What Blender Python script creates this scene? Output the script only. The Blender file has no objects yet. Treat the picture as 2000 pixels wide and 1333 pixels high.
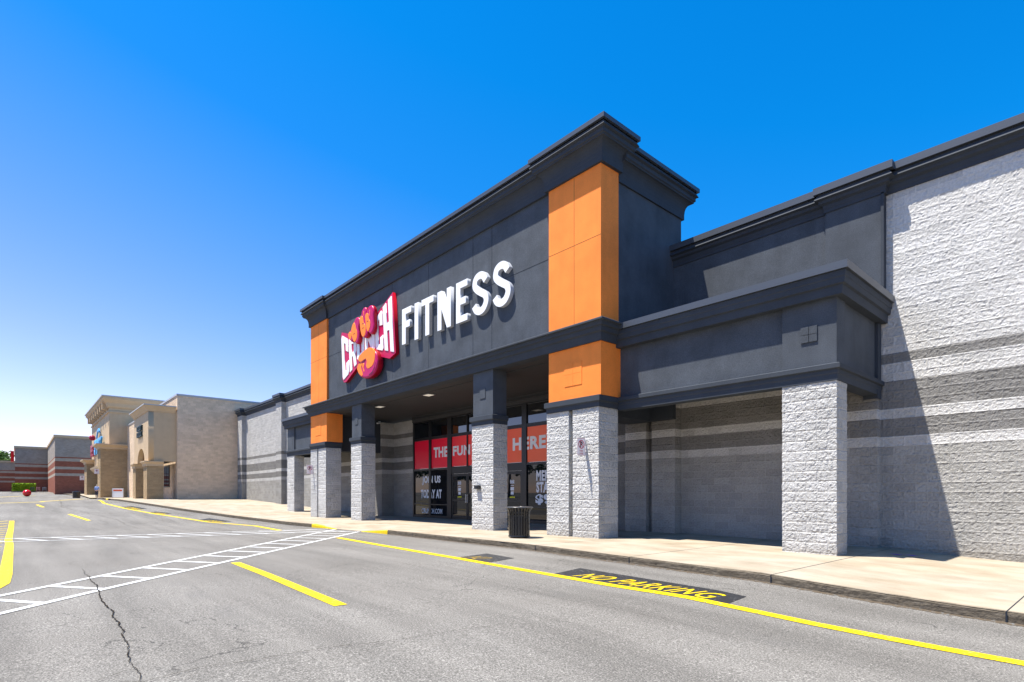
import bpy, bmesh, math, random
from mathutils import Vector, Matrix
random.seed(7)
S = bpy.context.scene
COL = S.collection
R = math.radians

# ------------------------------------------------------------ camera
EYE = 1.35
cd = bpy.data.cameras.new('camera'); cam = bpy.data.objects.new('camera', cd); COL.objects.link(cam)
cam.location = (0, 0, EYE); cam.rotation_euler = (R(90), 0, R(48.48))
cd.sensor_width = 36; cd.lens = 36*1089/2000; cd.shift_y = 0.1497
cd.clip_start = .05; cd.clip_end = 5000
S.camera = cam
# ------------------------------------------------------------ sky, sun, exposure
SUN = Vector((-1.22, -1.75, 6.0)).normalized()
w = bpy.data.worlds.new('World'); S.world = w; w.use_nodes = True
nt = w.node_tree; nt.nodes.clear()
sky = nt.nodes.new('ShaderNodeTexSky'); sky.sky_type = 'NISHITA'; sky.sun_disc = False
sky.sun_elevation = math.asin(SUN.z); sky.sun_rotation = math.atan2(SUN.x, SUN.y)
sky.air_density = 1.0; sky.dust_density = .25; sky.ozone_density = 2.6; sky.altitude = 200
hs = nt.nodes.new('ShaderNodeHueSaturation'); hs.inputs['Saturation'].default_value = 1.12; hs.inputs['Value'].default_value = 1.0
gm = nt.nodes.new('ShaderNodeMix'); gm.data_type = 'RGBA'; gm.blend_type = 'MULTIPLY'; gm.inputs[0].default_value = 1
bgn = nt.nodes.new('ShaderNodeBackground'); bgn.inputs['Strength'].default_value = .082
# thin cloud veil near the horizon
tc = nt.nodes.new('ShaderNodeTexCoord'); mp = nt.nodes.new('ShaderNodeMapping'); mp.inputs['Scale'].default_value = (1.2, 1.2, 9)
ns = nt.nodes.new('ShaderNodeTexNoise'); ns.inputs['Scale'].default_value = 2.2; ns.inputs['Detail'].default_value = 5
cr = nt.nodes.new('ShaderNodeValToRGB'); cr.color_ramp.elements[0].position = .42; cr.color_ramp.elements[1].position = .75
sp = nt.nodes.new('ShaderNodeSeparateXYZ')
mr = nt.nodes.new('ShaderNodeMapRange'); mr.inputs[1].default_value = .16; mr.inputs[2].default_value = .02
mr.inputs[3].default_value = 0; mr.inputs[4].default_value = .95
mm = nt.nodes.new('ShaderNodeMath'); mm.operation = 'MULTIPLY'
cm = nt.nodes.new('ShaderNodeMix'); cm.data_type = 'RGBA'; cm.inputs[7].default_value = (5.2, 5.6, 6.0, 1)
out = nt.nodes.new('ShaderNodeOutputWorld')
L = nt.links.new
L(sky.outputs[0], hs.inputs['Color']); L(hs.outputs[0], gm.inputs[6])
dp = nt.nodes.new('ShaderNodeVectorMath'); dp.operation = 'DOT_PRODUCT'; dp.inputs[1].default_value = (.13, .19, 1.0)
L(tc.outputs['Generated'], dp.inputs[0])
tr_ = nt.nodes.new('ShaderNodeValToRGB'); els = tr_.color_ramp.elements
for p_, c_ in ((0, (1.42, 1.12, 1.30)), (.10, (1.16, 1.02, 1.22)), (.22, (.82, .98, 1.22)), (.35, (.45, .95, 1.34)), (.47, (.10, .90, 1.40)), (.62, (.02, .93, 1.42)), (.9, (.0, .92, 1.42))):
    e_ = els.new(p_) if 0 < p_ < .9 else els[0 if p_ == 0 else -1]; e_.position = p_; e_.color = (*c_, 1)
L(dp.outputs['Value'], tr_.inputs[0]); L(tr_.outputs[0], gm.inputs[7])
L(tc.outputs['Generated'], mp.inputs[0]); L(mp.outputs[0], ns.inputs['Vector']); L(ns.outputs[0], cr.inputs[0])
L(tc.outputs['Generated'], sp.inputs[0]); L(sp.outputs[2], mr.inputs[0])
L(cr.outputs[0], mm.inputs[0]); L(mr.outputs[0], mm.inputs[1]); L(mm.outputs[0], cm.inputs[0])
L(gm.outputs[2], cm.inputs[6]); L(cm.outputs[2], bgn.inputs[0]); L(bgn.outputs[0], out.inputs[0])
sd = bpy.data.lights.new('sun', 'SUN'); sd.energy = 5.0; sd.angle = R(.53); sd.color = (1, .94, .84)
so = bpy.data.objects.new('sun', sd); COL.objects.link(so); so.rotation_euler = SUN.to_track_quat('Z', 'Y').to_euler()
S.view_settings.view_transform = 'Standard'; S.view_settings.look = 'None'; S.view_settings.gamma = 1
S.view_settings.exposure = 1.1
S.render.engine = 'CYCLES'
S.cycles.max_bounces = 8; S.cycles.diffuse_bounces = 5

# ------------------------------------------------------------ ground height
GT = [(-900, 2.6), (-300, 2.4), (-175, 1.95), (-150, 1.7), (-142, 1.3), (-99, 1.1), (-86, .78), (-75, .84), (-55.7, .8), (-44, .45), (-34, .14),
      (-30, 0), (-9.8, 0), (-4.15, -.06), (-2.5, -.16), (-1.6, -.2), (5, -.4), (60, -.9), (900, -1)]
def gz(x):
    if x <= GT[0][0]: return GT[0][1]
    for (a, b), (c, d) in zip(GT, GT[1:]):
        if x <= c: return b+(d-b)*(x-a)/(c-a)
    return GT[-1][1]
KB = [(60, 7.6), (5, 9.0), (-.93, 9.0), (-4.8, 9.0), (-10.5, 9.29), (-16.7, 9.33), (-18.7, 9.28), (-20.6, 9.2), (-22.3, 8.98), (-25, 8.9), (-30, 9.05),
      (-33, 8.5), (-40.3, 7.61), (-46.4, 7.1), (-55.4, 6.2), (-66, 6.3), (-78, 6.6)]
def ky(x):
    for (a, b), (c, d) in zip(KB, KB[1:]):
        if c <= x <= a: return b+(d-b)*(x-a)/(c-a)
    return KB[-1][1] if x < KB[-1][0] else KB[0][1]
def kh(x):     # kerb height, dropping to nothing at the crossing
    if -20.6 <= x <= -18.7: return .012
    if -18.7 < x < -16.9: return .012+.128*(x+18.7)/1.8
    if -22.4 < x < -20.6: return .012+.128*(-20.6-x)/1.8
    return .14
def walk_z(x, y):
    t = min(1, max(0, (y-ky(x))/1.3))
    return gz(x)+kh(x)*(1-t)+.14*t

# ------------------------------------------------------------ materials
MATS = {}
def base(name, col, rough=.7, spec=.3, metal=0):
    m = bpy.data.materials.new(name); m.use_nodes = True
    b = m.node_tree.nodes['Principled BSDF']
    b.inputs['Base Color'].default_value = (*col, 1); b.inputs['Roughness'].default_value = rough
    b.inputs['Specular IOR Level'].default_value = spec; b.inputs['Metallic'].default_value = metal
    return m, m.node_tree, b
def N(t, k, **kw):
    n = t.nodes.new('ShaderNode'+k)
    for a, v in kw.items(): setattr(n, a, v)
    return n
def math_(t, op, a, b=None):
    n = N(t, 'Math', operation=op)
    for i, v in enumerate((a, b)):
        if v is None: continue
        if hasattr(v, 'links'): t.links.new(v, n.inputs[i])
        else: n.inputs[i].default_value = v
    return n.outputs[0]
def noise(t, scale, detail=4, vec=None, rough=.6):
    n = N(t, 'TexNoise'); n.inputs['Scale'].default_value = scale; n.inputs['Detail'].default_value = detail
    n.inputs['Roughness'].default_value = rough
    if vec is not None: t.links.new(vec, n.inputs['Vector'])
    return n.outputs[0]
def pos(t): return N(t, 'NewGeometry').outputs['Position']
def ramp(t, fac, stops, interp='LINEAR'):
    n = N(t, 'ValToRGB'); r = n.color_ramp; r.interpolation = interp
    while len(r.elements) < len(stops): r.elements.new(.5)
    for e, (p, c) in zip(r.elements, stops):
        e.position = p; e.color = (*c, 1) if len(c) == 3 else c
    t.links.new(fac, n.inputs[0]); return n.outputs[0]
def mul(t, a, b, fac=1):
    n = N(t, 'Mix', data_type='RGBA', blend_type='MULTIPLY'); n.inputs[0].default_value = fac
    for i, v in ((6, a), (7, b)):
        if hasattr(v, 'links'): t.links.new(v, n.inputs[i])
        else: n.inputs[i].default_value = (*v, 1)
    return n.outputs[2]
def bump(t, b, h, strength=.5, dist=.01):
    n = N(t, 'Bump'); n.inputs['Strength'].default_value = strength; n.inputs['Distance'].default_value = dist
    t.links.new(h, n.inputs['Height']); t.links.new(n.outputs[0], b.inputs['Normal'])

def stucco(name, col, var=.12, bs=.5):
    m, t, b = base(name, col, .78, .25)
    p = pos(t)
    c = mul(t, col, ramp(t, noise(t, 1.1, 5, p), [(.3, (1-var*1.6,)*3), (.7, (1+var,)*3)]))
    c = mul(t, c, ramp(t, noise(t, 55, 3, p), [(.35, (1-var,)*3), (.65, (1+var*1.4,)*3)]))
    sm_ = N(t, 'Mapping'); sm_.inputs['Scale'].default_value = (2.2, 2.2, .3); t.links.new(p, sm_.inputs[0])
    c = mul(t, c, ramp(t, noise(t, 1.2, 5, sm_.outputs[0]), [(.32, (1-var*.55,)*3), (.6, (1+var*.3,)*3)]))
    t.links.new(c, b.inputs['Base Color'])
    h = math_(t, 'ADD', noise(t, 90, 3, p), math_(t, 'MULTIPLY', noise(t, 260, 2, p), .5))
    bump(t, b, h, bs, .006)
    return m
ZS = 6.0
def block(name, table, rowh=.216, bw=.432, zoff=.108, split=1.0, mort=.006, warm=(1, 1, 1), disp=0):
    """split-face masonry; table = [(z from, colour)] painted bands"""
    m, t, b = base(name, table[0][1], .85, .2)
    g = N(t, 'NewGeometry'); p = g.outputs['Position']
    s = N(t, 'SeparateXYZ'); t.links.new(p, s.inputs[0])
    sn = N(t, 'SeparateXYZ'); t.links.new(g.outputs['True Normal'], sn.inputs[0])
    isx = math_(t, 'GREATER_THAN', math_(t, 'ABSOLUTE', sn.outputs[0]), .7)
    u = math_(t, 'ADD', math_(t, 'MULTIPLY', s.outputs[1], isx), math_(t, 'MULTIPLY', s.outputs[0], math_(t, 'SUBTRACT', 1, isx)))
    cb = N(t, 'CombineXYZ'); t.links.new(u, cb.inputs[0]); t.links.new(math_(t, 'ADD', s.outputs[2], zoff+10*rowh), cb.inputs[1])
    br = N(t, 'TexBrick'); br.offset = .5; t.links.new(cb.outputs[0], br.inputs['Vector'])
    for k, v in (('Scale', 1), ('Mortar Size', mort), ('Mortar Smooth', .3), ('Bias', 0), ('Brick Width', bw), ('Row Height', rowh)):
        br.inputs[k].default_value = v
    br.inputs['Color1'].default_value = (.88, .88, .875, 1); br.inputs['Color2'].default_value = (1.07, 1.07, 1.07, 1); br.inputs['Mortar'].default_value = (1.10, 1.09, 1.07, 1)
    zz = math_(t, 'DIVIDE', s.outputs[2], 12)
    stops = [(max(0, z/12), tuple(c[i]*warm[i] for i in range(3))) for z, c in table]
    c = ramp(t, zz, stops, 'CONSTANT')
    c = mul(t, c, br.outputs['Color'])
    c = mul(t, c, ramp(t, noise(t, .7, 5, p), [(.3, (.9,)*3), (.7, (1.06,)*3)]))
    c = mul(t, c, ramp(t, noise(t, 22, 4, p), [(.3, (.84, .835, .82)), (.62, (1.05,)*3)]))
    # rain splash dirt at the foot
    c = mul(t, c, ramp(t, math_(t, 'ADD', zz, math_(t, 'MULTIPLY', noise(t, 3, 4, p), .03)), [(.012, (.8, .77, .73)), (.045, (1,)*3)]))
    t.links.new(c, b.inputs['Base Color'])
    # each unit has its own rough lump
    n1 = ramp(t, noise(t, 14, 6, p, .75), [(.34, (0,)*3), (.64, (1,)*3)]); n2 = noise(t, 38, 4, p, .65)
    h = math_(t, 'ADD', n1, math_(t, 'MULTIPLY', n2, .35))
    h = math_(t, 'MULTIPLY', h, split)
    mo = math_(t, 'SUBTRACT', 1, br.outputs['Fac'])
    h = math_(t, 'ADD', math_(t, 'MULTIPLY', h, math_(t, 'ADD', math_(t, 'MULTIPLY', mo, .6), .4)), math_(t, 'MULTIPLY', mo, .35))
    if disp:
        b2 = N(t, 'TexBrick'); b2.offset = .5; t.links.new(cb.outputs[0], b2.inputs['Vector'])
        for k, v in (('Scale', 1), ('Mortar Size', .026), ('Mortar Smooth', 1.0), ('Bias', 0), ('Brick Width', bw), ('Row Height', rowh)): b2.inputs[k].default_value = v
        env = math_(t, 'SUBTRACT', 1, b2.outputs['Fac'])
        h = math_(t, 'MULTIPLY', math_(t, 'ADD', math_(t, 'ADD', n1, math_(t, 'MULTIPLY', n2, .5)), .1), math_(t, 'ADD', math_(t, 'MULTIPLY', env, .42), .58))
        bump(t, b, mo, 1.0, .006)
        m.displacement_method = 'BOTH'
        dn = N(t, 'Displacement'); dn.inputs['Midlevel'].default_value = .75; dn.inputs['Scale'].default_value = disp
        t.links.new(h, dn.inputs['Height']); t.links.new(dn.outputs[0], t.nodes['Material Output'].inputs['Displacement'])
    else: bump(t, b, h, 1.0, .05)
    return m
WHITE = (.575, .565, .55); DARK = (.235, .228, .218); LOW = (.38, .37, .35)
BANDS = [(0, LOW), (2.484, WHITE), (2.70, DARK), (3.132, WHITE), (3.348, DARK), (3.996, WHITE), (4.428, DARK), (4.644, WHITE)]
M_wall = block('painted split block wall', BANDS)
M_walld = block('painted split block wall near', BANDS, disp=.018, mort=.010)
M_pier = block('pale grey split block', [(0, (.50, .495, .485))], disp=.020, mort=.010)
M_navy = stucco('charcoal navy stucco', (.064, .074, .089), .16, .8)
M_navyd = stucco('charcoal navy moulding', (.040, .048, .061), .08, .35)
M_orange = stucco('orange stucco', (.87, .24, .04), .08, .5)
M_cop, _t, _b = base('grey blue metal coping', (.072, .082, .098), .42, .5, .3)
M_soff = stucco('dark soffit board', (.05, .05, .054), .05, .15)
M_black, _, _ = base('black anodised frame', (.012, .013, .015), .35, .5)
M_steel, _, _ = base('brushed steel', (.55, .55, .56), .3, .5, .9)
M_joint, _, _ = base('dark joint', (.015, .02, .03), .8)
M_ojoint, _, _ = base('orange joint', (.28, .10, .02), .8)
M_white, _t, _b = base('white sign face', (.80, .81, .83), .45, .3)
M_side, _, _ = base('shade tinted sign return', (.50, .52, .56), .5, .3)  # greyed and blued: the shade on the letters' sides is put into the colour
M_crim, _, _ = base('crimson sign paint', (.50, .008, .07), .35, .25)
M_mag, _, _ = base('magenta sign paint', (.46, .006, .10), .35, .25)
M_redside, _, _ = base('deep red sign return', (.36, .003, .015), .4, .25)
M_ofist, _, _ = base('bright orange sign paint', (.95, .23, .02), .4, .2)
M_vinyl, _, _ = base('white vinyl lettering', (.75, .77, .8), .5, .3)
def glass(name, col=(.006, .008, .011), ior=1.5):
    m, t, b = base(name, col, .015, .5)
    b.inputs['IOR'].default_value = ior
    bump(t, b, noise(t, .8, 1, pos(t)), .03, .02)
    return m
M_glass = glass('dark storefront glass', ior=1.48); M_glassu = glass('coated clerestory glass', ior=2.0)
def vinyl():
    m, t, b = base('red to orange window band', (.7, .05, .03), .35, .5)
    s = N(t, 'SeparateXYZ'); t.links.new(pos(t), s.inputs[0])
    f = math_(t, 'DIVIDE', math_(t, 'ADD', s.outputs[0], 26.1), 13.5)
    t.links.new(ramp(t, f, [(0, (.72, .0, .035)), (.22, (.92, .002, .035)), (.42, (.95, .06, .035)), (.62, (.93, .12, .03)), (1, (.93, .16, .03))]), b.inputs['Base Color'])
    return m
M_vband = vinyl()

def asphalt():
    m, t, b = base('worn grey asphalt', (.2, .2, .2), .9, .2)
    p = pos(t)
    c = ramp(t, noise(t, 62, 4, p, .8), [(.33, (.038, .036, .033)), (.45, (.143, .136, .124)), (.56, (.215, .205, .188)), (.68, (.49, .465, .43))])
    c = mul(t, c, ramp(t, noise(t, 230, 2, p), [(.35, (.78,)*3), (.65, (1.14,)*3)]))
    c = mul(t, c, ramp(t, noise(t, .25, 6, p), [(.3, (.84, .82, .80)), (.7, (1.08, 1.07, 1.06))]))
    mp_ = N(t, 'Mapping'); mp_.inputs['Scale'].default_value = (.12, 1.4, 1); t.links.new(p, mp_.inputs[0])
    c = mul(t, c, ramp(t, noise(t, 1, 4, mp_.outputs[0]), [(.36, (.80,)*3), (.6, (1.04,)*3)]))
    # tyre scuffs: thin curved darker arcs
    wv = N(t, 'TexWave', wave_type='RINGS'); wv.inputs['Scale'].default_value = .085; wv.inputs['Distortion'].default_value = 2.2; wv.inputs['Detail'].default_value = 2; wv.inputs['Detail Scale'].default_value = .4
    t.links.new(p, wv.inputs['Vector'])
    sc = math_(t, 'MULTIPLY', ramp(t, wv.outputs['Fac'], [(.975, (0, 0, 0)), (.995, (1, 1, 1))]), ramp(t, noise(t, .5, 4, p), [(.48, (0, 0, 0)), (.66, (1, 1, 1))]))
    ms = N(t, 'Mix', data_type='RGBA'); t.links.new(math_(t, 'MULTIPLY', sc, .3), ms.inputs[0]); t.links.new(c, ms.inputs[6]); ms.inputs[7].default_value = (.06, .06, .06, 1); c = ms.outputs[2]
    # hairline crazing, only in worn areas
    vc = N(t, 'TexVoronoi', feature='DISTANCE_TO_EDGE'); vc.inputs['Scale'].default_value = .42
    vm = N(t, 'VectorMath', operation='ADD'); nz_ = N(t, 'TexNoise'); nz_.inputs['Scale'].default_value = 1.6; nz_.inputs['Detail'].default_value = 5
    t.links.new(p, nz_.inputs['Vector']); sc2 = N(t, 'VectorMath', operation='SCALE'); sc2.inputs['Scale'].default_value = 1.3; t.links.new(nz_.outputs['Color'], sc2.inputs[0])
    t.links.new(p, vm.inputs[0]); t.links.new(sc2.outputs[0], vm.inputs[1]); t.links.new(vm.outputs[0], vc.inputs['Vector'])
    hl = math_(t, 'MULTIPLY', math_(t, 'LESS_THAN', vc.outputs['Distance'], .0035), ramp(t, noise(t, .33, 3, p), [(.5, (0, 0, 0)), (.56, (1, 1, 1))]))
    mh = N(t, 'Mix', data_type='RGBA'); t.links.new(math_(t, 'MULTIPLY', hl, .7), mh.inputs[0]); t.links.new(c, mh.inputs[6]); mh.inputs[7].default_value = (.04, .038, .035, 1); c = mh.outputs[2]
    # oil spots
    v = N(t, 'TexVoronoi'); v.inputs['Scale'].default_value = 1.9; t.links.new(p, v.inputs['Vector'])
    d = math_(t, 'ADD', v.outputs['Distance'], math_(t, 'MULTIPLY', noise(t, 24, 3, p), .09))
    cs = N(t, 'SeparateColor'); t.links.new(v.outputs['Color'], cs.inputs[0])
    thr = math_(t, 'ADD', math_(t, 'MULTIPLY', math_(t, 'POWER', cs.outputs[0], 3), .07), .055)
    spot = math_(t, 'LESS_THAN', d, thr)
    spot = math_(t, 'MULTIPLY', spot, math_(t, 'GREATER_THAN', cs.outputs[1], .25))
    mk = N(t, 'Mix', data_type='RGBA'); t.links.new(math_(t, 'MULTIPLY', spot, .55), mk.inputs[0]); t.links.new(c, mk.inputs[6]); mk.inputs[7].default_value = (.07, .07, .07, 1)
    t.links.new(mk.outputs[2], b.inputs['Base Color'])
    h = math_(t, 'ADD', noise(t, 90, 3, p, .7), math_(t, 'MULTIPLY', noise(t, 230, 2, p), .6))
    bump(t, b, h, .55, .006)
    return m
M_asph = asphalt()
def concrete(name, col, stain=.12):
    m, t, b = base(name, col, .85, .2); p = pos(t)
    mp_ = N(t, 'Mapping'); mp_.inputs['Scale'].default_value = (.9, 1.3, 1); t.links.new(p, mp_.inputs[0])
    c = mul(t, col, ramp(t, noise(t, 1.1, 6, mp_.outputs[0]), [(.3, (1-stain*1.3, 1-stain*1.5, 1-stain*1.8)), (.62, (1.04,)*3)]))
    c = mul(t, c, ramp(t, noise(t, 40, 4, p), [(.3, (.93,)*3), (.7, (1.05,)*3)]))
    c = mul(t, c, ramp(t, noise(t, .35, 3, p), [(.35, (1.0, .95, .88)), (.65, (1.02,)*3)]))
    v = N(t, 'TexVoronoi'); v.inputs['Scale'].default_value = 1.3; t.links.new(p, v.inputs['Vector'])
    sp_ = math_(t, 'LESS_THAN', math_(t, 'ADD', v.outputs['Distance'], math_(t, 'MULTIPLY', noise(t, 30, 2, p), .06)), .055)
    mk = N(t, 'Mix', data_type='RGBA'); t.links.new(math_(t, 'MULTIPLY', sp_, .4), mk.inputs[0]); t.links.new(c, mk.inputs[6]); mk.inputs[7].default_value = (.14, .12, .1, 1)
    t.links.new(mk.outputs[2], b.inputs['Base Color']); bump(t, b, noise(t, 120, 4, p), .2, .004)
    return m
M_conc = concrete('buff concrete walk', (.355, .312, .25), .2)
def kerbm():
    m, t, b = base('weathered kerb', (.2, .17, .13), .9, .15); p = pos(t)
    s = N(t, 'Mapping'); s.inputs['Scale'].default_value = (3, 3, 22); t.links.new(p, s.inputs[0])
    c = ramp(t, noise(t, 1.6, 6, s.outputs[0], .7), [(.3, (.05, .04, .028)), (.5, (.115, .095, .07)), (.7, (.20, .17, .13))])
    t.links.new(c, b.inputs['Base Color']); bump(t, b, noise(t, 14, 6, p), .9, .03); return m
M_kerb = kerbm()
def paint(name, col, worn=.25, rough=.6):
    m, t, b = base(name, col, rough, .3); p = pos(t)
    c = mul(t, col, ramp(t, noise(t, 60, 3, p), [(.3, (.86,)*3), (.6, (1.03,)*3)]))
    if worn:
        mk = N(t, 'Mix', data_type='RGBA'); t.links.new(ramp(t, noise(t, 18, 5, p, .7), [(.5+.12*(1-worn), (0, 0, 0)), (.56+.12*(1-worn), (1, 1, 1))]), mk.inputs[0])
        t.links.new(c, mk.inputs[6]); mk.inputs[7].default_value = (.14, .14, .135, 1); c = mk.outputs[2]
    t.links.new(c, b.inputs['Base Color']); bump(t, b, noise(t, 90, 3, p), .3, .004); return m
M_yel = paint('yellow road paint', (.72, .50, .0)); M_wht = paint('white road paint', (.62, .62, .61), .35)
M_blkp = paint('black road paint', (.022, .022, .024)); M_blkw = paint('worn black road paint', (.035, .034, .034), .5)
M_yelw = paint('worn yellow road paint', (.40, .26, .03), .9)
M_bark0, _, _ = base('dry leaf', (.11, .07, .035), .9)
M_crack, _, _ = base('crack', (.035, .03, .024), 1, 0)

# ------------------------------------------------------------ mesh helpers
class MB:
    def __init__(s): s.v = []; s.f = []; s.m = []
    def poly(s, pts, mi=0):
        n = len(s.v); s.v += [tuple(p) for p in pts]; s.f.append(tuple(range(n, n+len(pts)))); s.m.append(mi)
    def box(s, x0, x1, y0, y1, z0, z1, mi=0):
        n = len(s.v)
        s.v += [(x, y, z) for z in (z0, z1) for y in (y0, y1) for x in (x0, x1)]
        for f in ((0, 2, 3, 1), (4, 5, 7, 6), (0, 1, 5, 4), (2, 6, 7, 3), (0, 4, 6, 2), (1, 3, 7, 5)):
            s.f.append(tuple(n+i for i in f)); s.m.append(mi)
        return s
    def grid(s, rows, mi=0):      # rows of points
        n = len(s.v); k = len(rows[0])
        for r in rows: s.v += [tuple(p) for p in r]
        for i in range(len(rows)-1):
            for j in range(k-1):
                a = n+i*k+j; s.f.append((a, a+1, a+k+1, a+k)); s.m.append(mi)
        return s
    def sweep(s, path, prof, mi=0, closed=False):
        """prof: closed loop of (outward, z); outward = right of the direction of travel"""
        P = [Vector(p) for p in path]; n = len(P); rings = []
        for i in range(n):
            if closed: d0 = (P[i]-P[i-1]).normalized(); d1 = (P[(i+1) % n]-P[i]).normalized()
            else:
                d0 = (P[i]-P[i-1]).normalized() if i else (P[1]-P[0]).normalized()
                d1 = (P[i+1]-P[i]).normalized() if i < n-1 else d0
            n0 = Vector((d0.y, -d0.x)); n1 = Vector((d1.y, -d1.x))
            mtr = (n0+n1); mtr = mtr/max(.2, mtr.dot(n0)) if mtr.length > 1e-6 else n0
            rings.append([(P[i].x+mtr.x*o, P[i].y+mtr.y*o, z) for o, z in prof])
        b0 = len(s.v); k = len(prof)
        for r in rings: s.v += r
        for i in range(n if closed else n-1):
            for j in range(k):
                a = b0+i*k+j; b = b0+i*k+(j+1) % k; c = b0+((i+1) % n)*k+(j+1) % k; d = b0+((i+1) % n)*k+j
                s.f.append((a, b, c, d)); s.m.append(mi)
        if not closed:
            s.f.append(tuple(b0+j for j in range(k))[::-1]); s.m.append(mi)
            s.f.append(tuple(b0+(n-1)*k+j for j in range(k))); s.m.append(mi)
        return s
    def tube(s, p0, p1, r0, r1=None, seg=10, mi=0, cap=True):
        p0 = Vector(p0); p1 = Vector(p1); r1 = r0 if r1 is None else r1
        d = (p1-p0).normalized(); a = d.orthogonal().normalized(); b = d.cross(a); n = len(s.v)
        for p, r in ((p0, r0), (p1, r1)):
            for i in range(seg):
                t = 2*math.pi*i/seg; s.v.append(tuple(p+a*math.cos(t)*r+b*math.sin(t)*r))
        for i in range(seg):
            j = (i+1) % seg; s.f.append((n+i, n+j, n+seg+j, n+seg+i)); s.m.append(mi)
        if cap:
            s.f.append(tuple(n+i for i in range(seg))[::-1]); s.m.append(mi)
            s.f.append(tuple(n+seg+i for i in range(seg))); s.m.append(mi)
        return s
    def lathe(s, prof, c, seg=24, mi=0):
        n = len(s.v); k = len(prof)
        for r, z in prof:
            for i in range(seg):
                t = 2*math.pi*i/seg; s.v.append((c[0]+r*math.cos(t), c[1]+r*math.sin(t), c[2]+z))
        for a in range(k-1):
            for i in range(seg):
                j = (i+1) % seg; s.f.append((n+a*seg+i, n+a*seg+j, n+(a+1)*seg+j, n+(a+1)*seg+i)); s.m.append(mi)
        return s
    def build(s, name, mats, parent=None, bevel=0, smooth=False, fix=True):
        me = bpy.data.meshes.new(name); me.from_pydata(s.v, [], s.f)
        if not isinstance(mats, (list, tuple)): mats = [mats]
        for m in mats: me.materials.append(m)
        for p, i in zip(me.polygons, s.m): p.material_index = i; p.use_smooth = smooth
        if fix:
            bm = bmesh.new(); bm.from_mesh(me); bmesh.ops.recalc_face_normals(bm, faces=bm.faces)
            if bevel:
                bmesh.ops.remove_doubles(bm, verts=bm.verts, dist=1e-5)
                bmesh.ops.bevel(bm, geom=[e for e in bm.edges if e.is_manifold and e.calc_face_angle(0) > .5], offset=bevel, segments=2, affect='EDGES', profile=.7)
            bm.to_mesh(me); bm.free()
        o = bpy.data.objects.new(name, me); COL.objects.link(o)
        if parent: attach(o, parent)
        return o
def attach(o, parent):
    o.parent = parent
    if o.parent.parent: w_ = parent.parent.location+parent.location if parent.type == 'MESH' else parent.location
    else: w_ = parent.location
    if parent.type == 'EMPTY': o.matrix_parent_inverse = Matrix.Translation(parent.location).inverted() if not any(parent.rotation_euler) else parent.matrix_basis.inverted()
def dense(x0, x1, y0, y1, z0, z1, sides, st=.024):
    """finely divided skin of a box; sides from 'f' (front -Y), 'r' (+X), 'l' (-X)"""
    path = []
    def seg(a, b):
        n_ = max(1, int(round((Vector(b)-Vector(a)).length/st)))
        return [tuple(Vector(a).lerp(Vector(b), i/n_)) for i in range(n_)]
    corners = []
    if 'l' in sides: corners.append((x0, y1))
    corners += [(x0, y0), (x1, y0)]
    if 'r' in sides: corners.append((x1, y1))
    for a, b in zip(corners, corners[1:]): path += seg(a, b)
    path.append(corners[-1])
    nz = int((z1-z0)/st)
    m_ = MB(); m_.grid([[(x, y, z0+(z1-z0)*k/nz) for x, y in path] for k in range(nz+1)])
    return m_
def tag(o, label=None, cat=None, group=None, kind=None):
    if label: o['label'] = label
    if cat: o['category'] = cat
    if group: o['group'] = group
    if kind: o['kind'] = kind
    return o
def thing(name, loc, label, cat, group=None, rz=0):
    o = bpy.data.objects.new(name, None); COL.objects.link(o); o.location = loc; o.rotation_euler = (0, 0, rz)
    o.empty_display_size = .2; return tag(o, label, cat, group)
def eval_mesh(o, name):
    dg = bpy.context.evaluated_depsgraph_get(); me = bpy.data.meshes.new_from_object(o.evaluated_get(dg)); me.name = name; return me
def shape2d(name, loops, depth, mat, y, parent=None, bevel=0, cyclic_smooth=False, M=None):
    """loops in (x,z); front face towards -Y at y; solid to y+depth (holes are inner loops)"""
    cu = bpy.data.curves.new(name, 'CURVE'); cu.dimensions = '2D'; cu.fill_mode = 'BOTH'
    cu.extrude = max(.0005, depth/2-bevel); cu.bevel_depth = bevel; cu.bevel_resolution = 3; cu.offset = -bevel
    for lp in loops:
        if cyclic_smooth:
            s = cu.splines.new('BEZIER'); s.bezier_points.add(len(lp)-1)
            for q, (a, b) in zip(s.bezier_points, lp):
                q.co = (a, b, 0); q.handle_left_type = q.handle_right_type = 'AUTO'
            s.resolution_u = 5
        else:
            s = cu.splines.new('POLY'); s.points.add(len(lp)-1)
            for q, (a, b) in zip(s.points, lp): q.co = (a, b, 0, 1)
        s.use_cyclic_u = True
    o = bpy.data.objects.new(name, cu); COL.objects.link(o)
    me = eval_mesh(o, name); bpy.data.objects.remove(o); bpy.data.curves.remove(cu)
    if M is None: M = Matrix.Translation((0, y+depth/2, 0)) @ Matrix.Rotation(R(90), 4, 'X')
    me.transform(M); me.materials.clear(); me.materials.append(mat)
    ob = bpy.data.objects.new(name, me); COL.objects.link(ob)
    if bevel:
        for p in me.polygons: p.use_smooth = True
    if parent: attach(ob, parent)
    return ob
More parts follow.
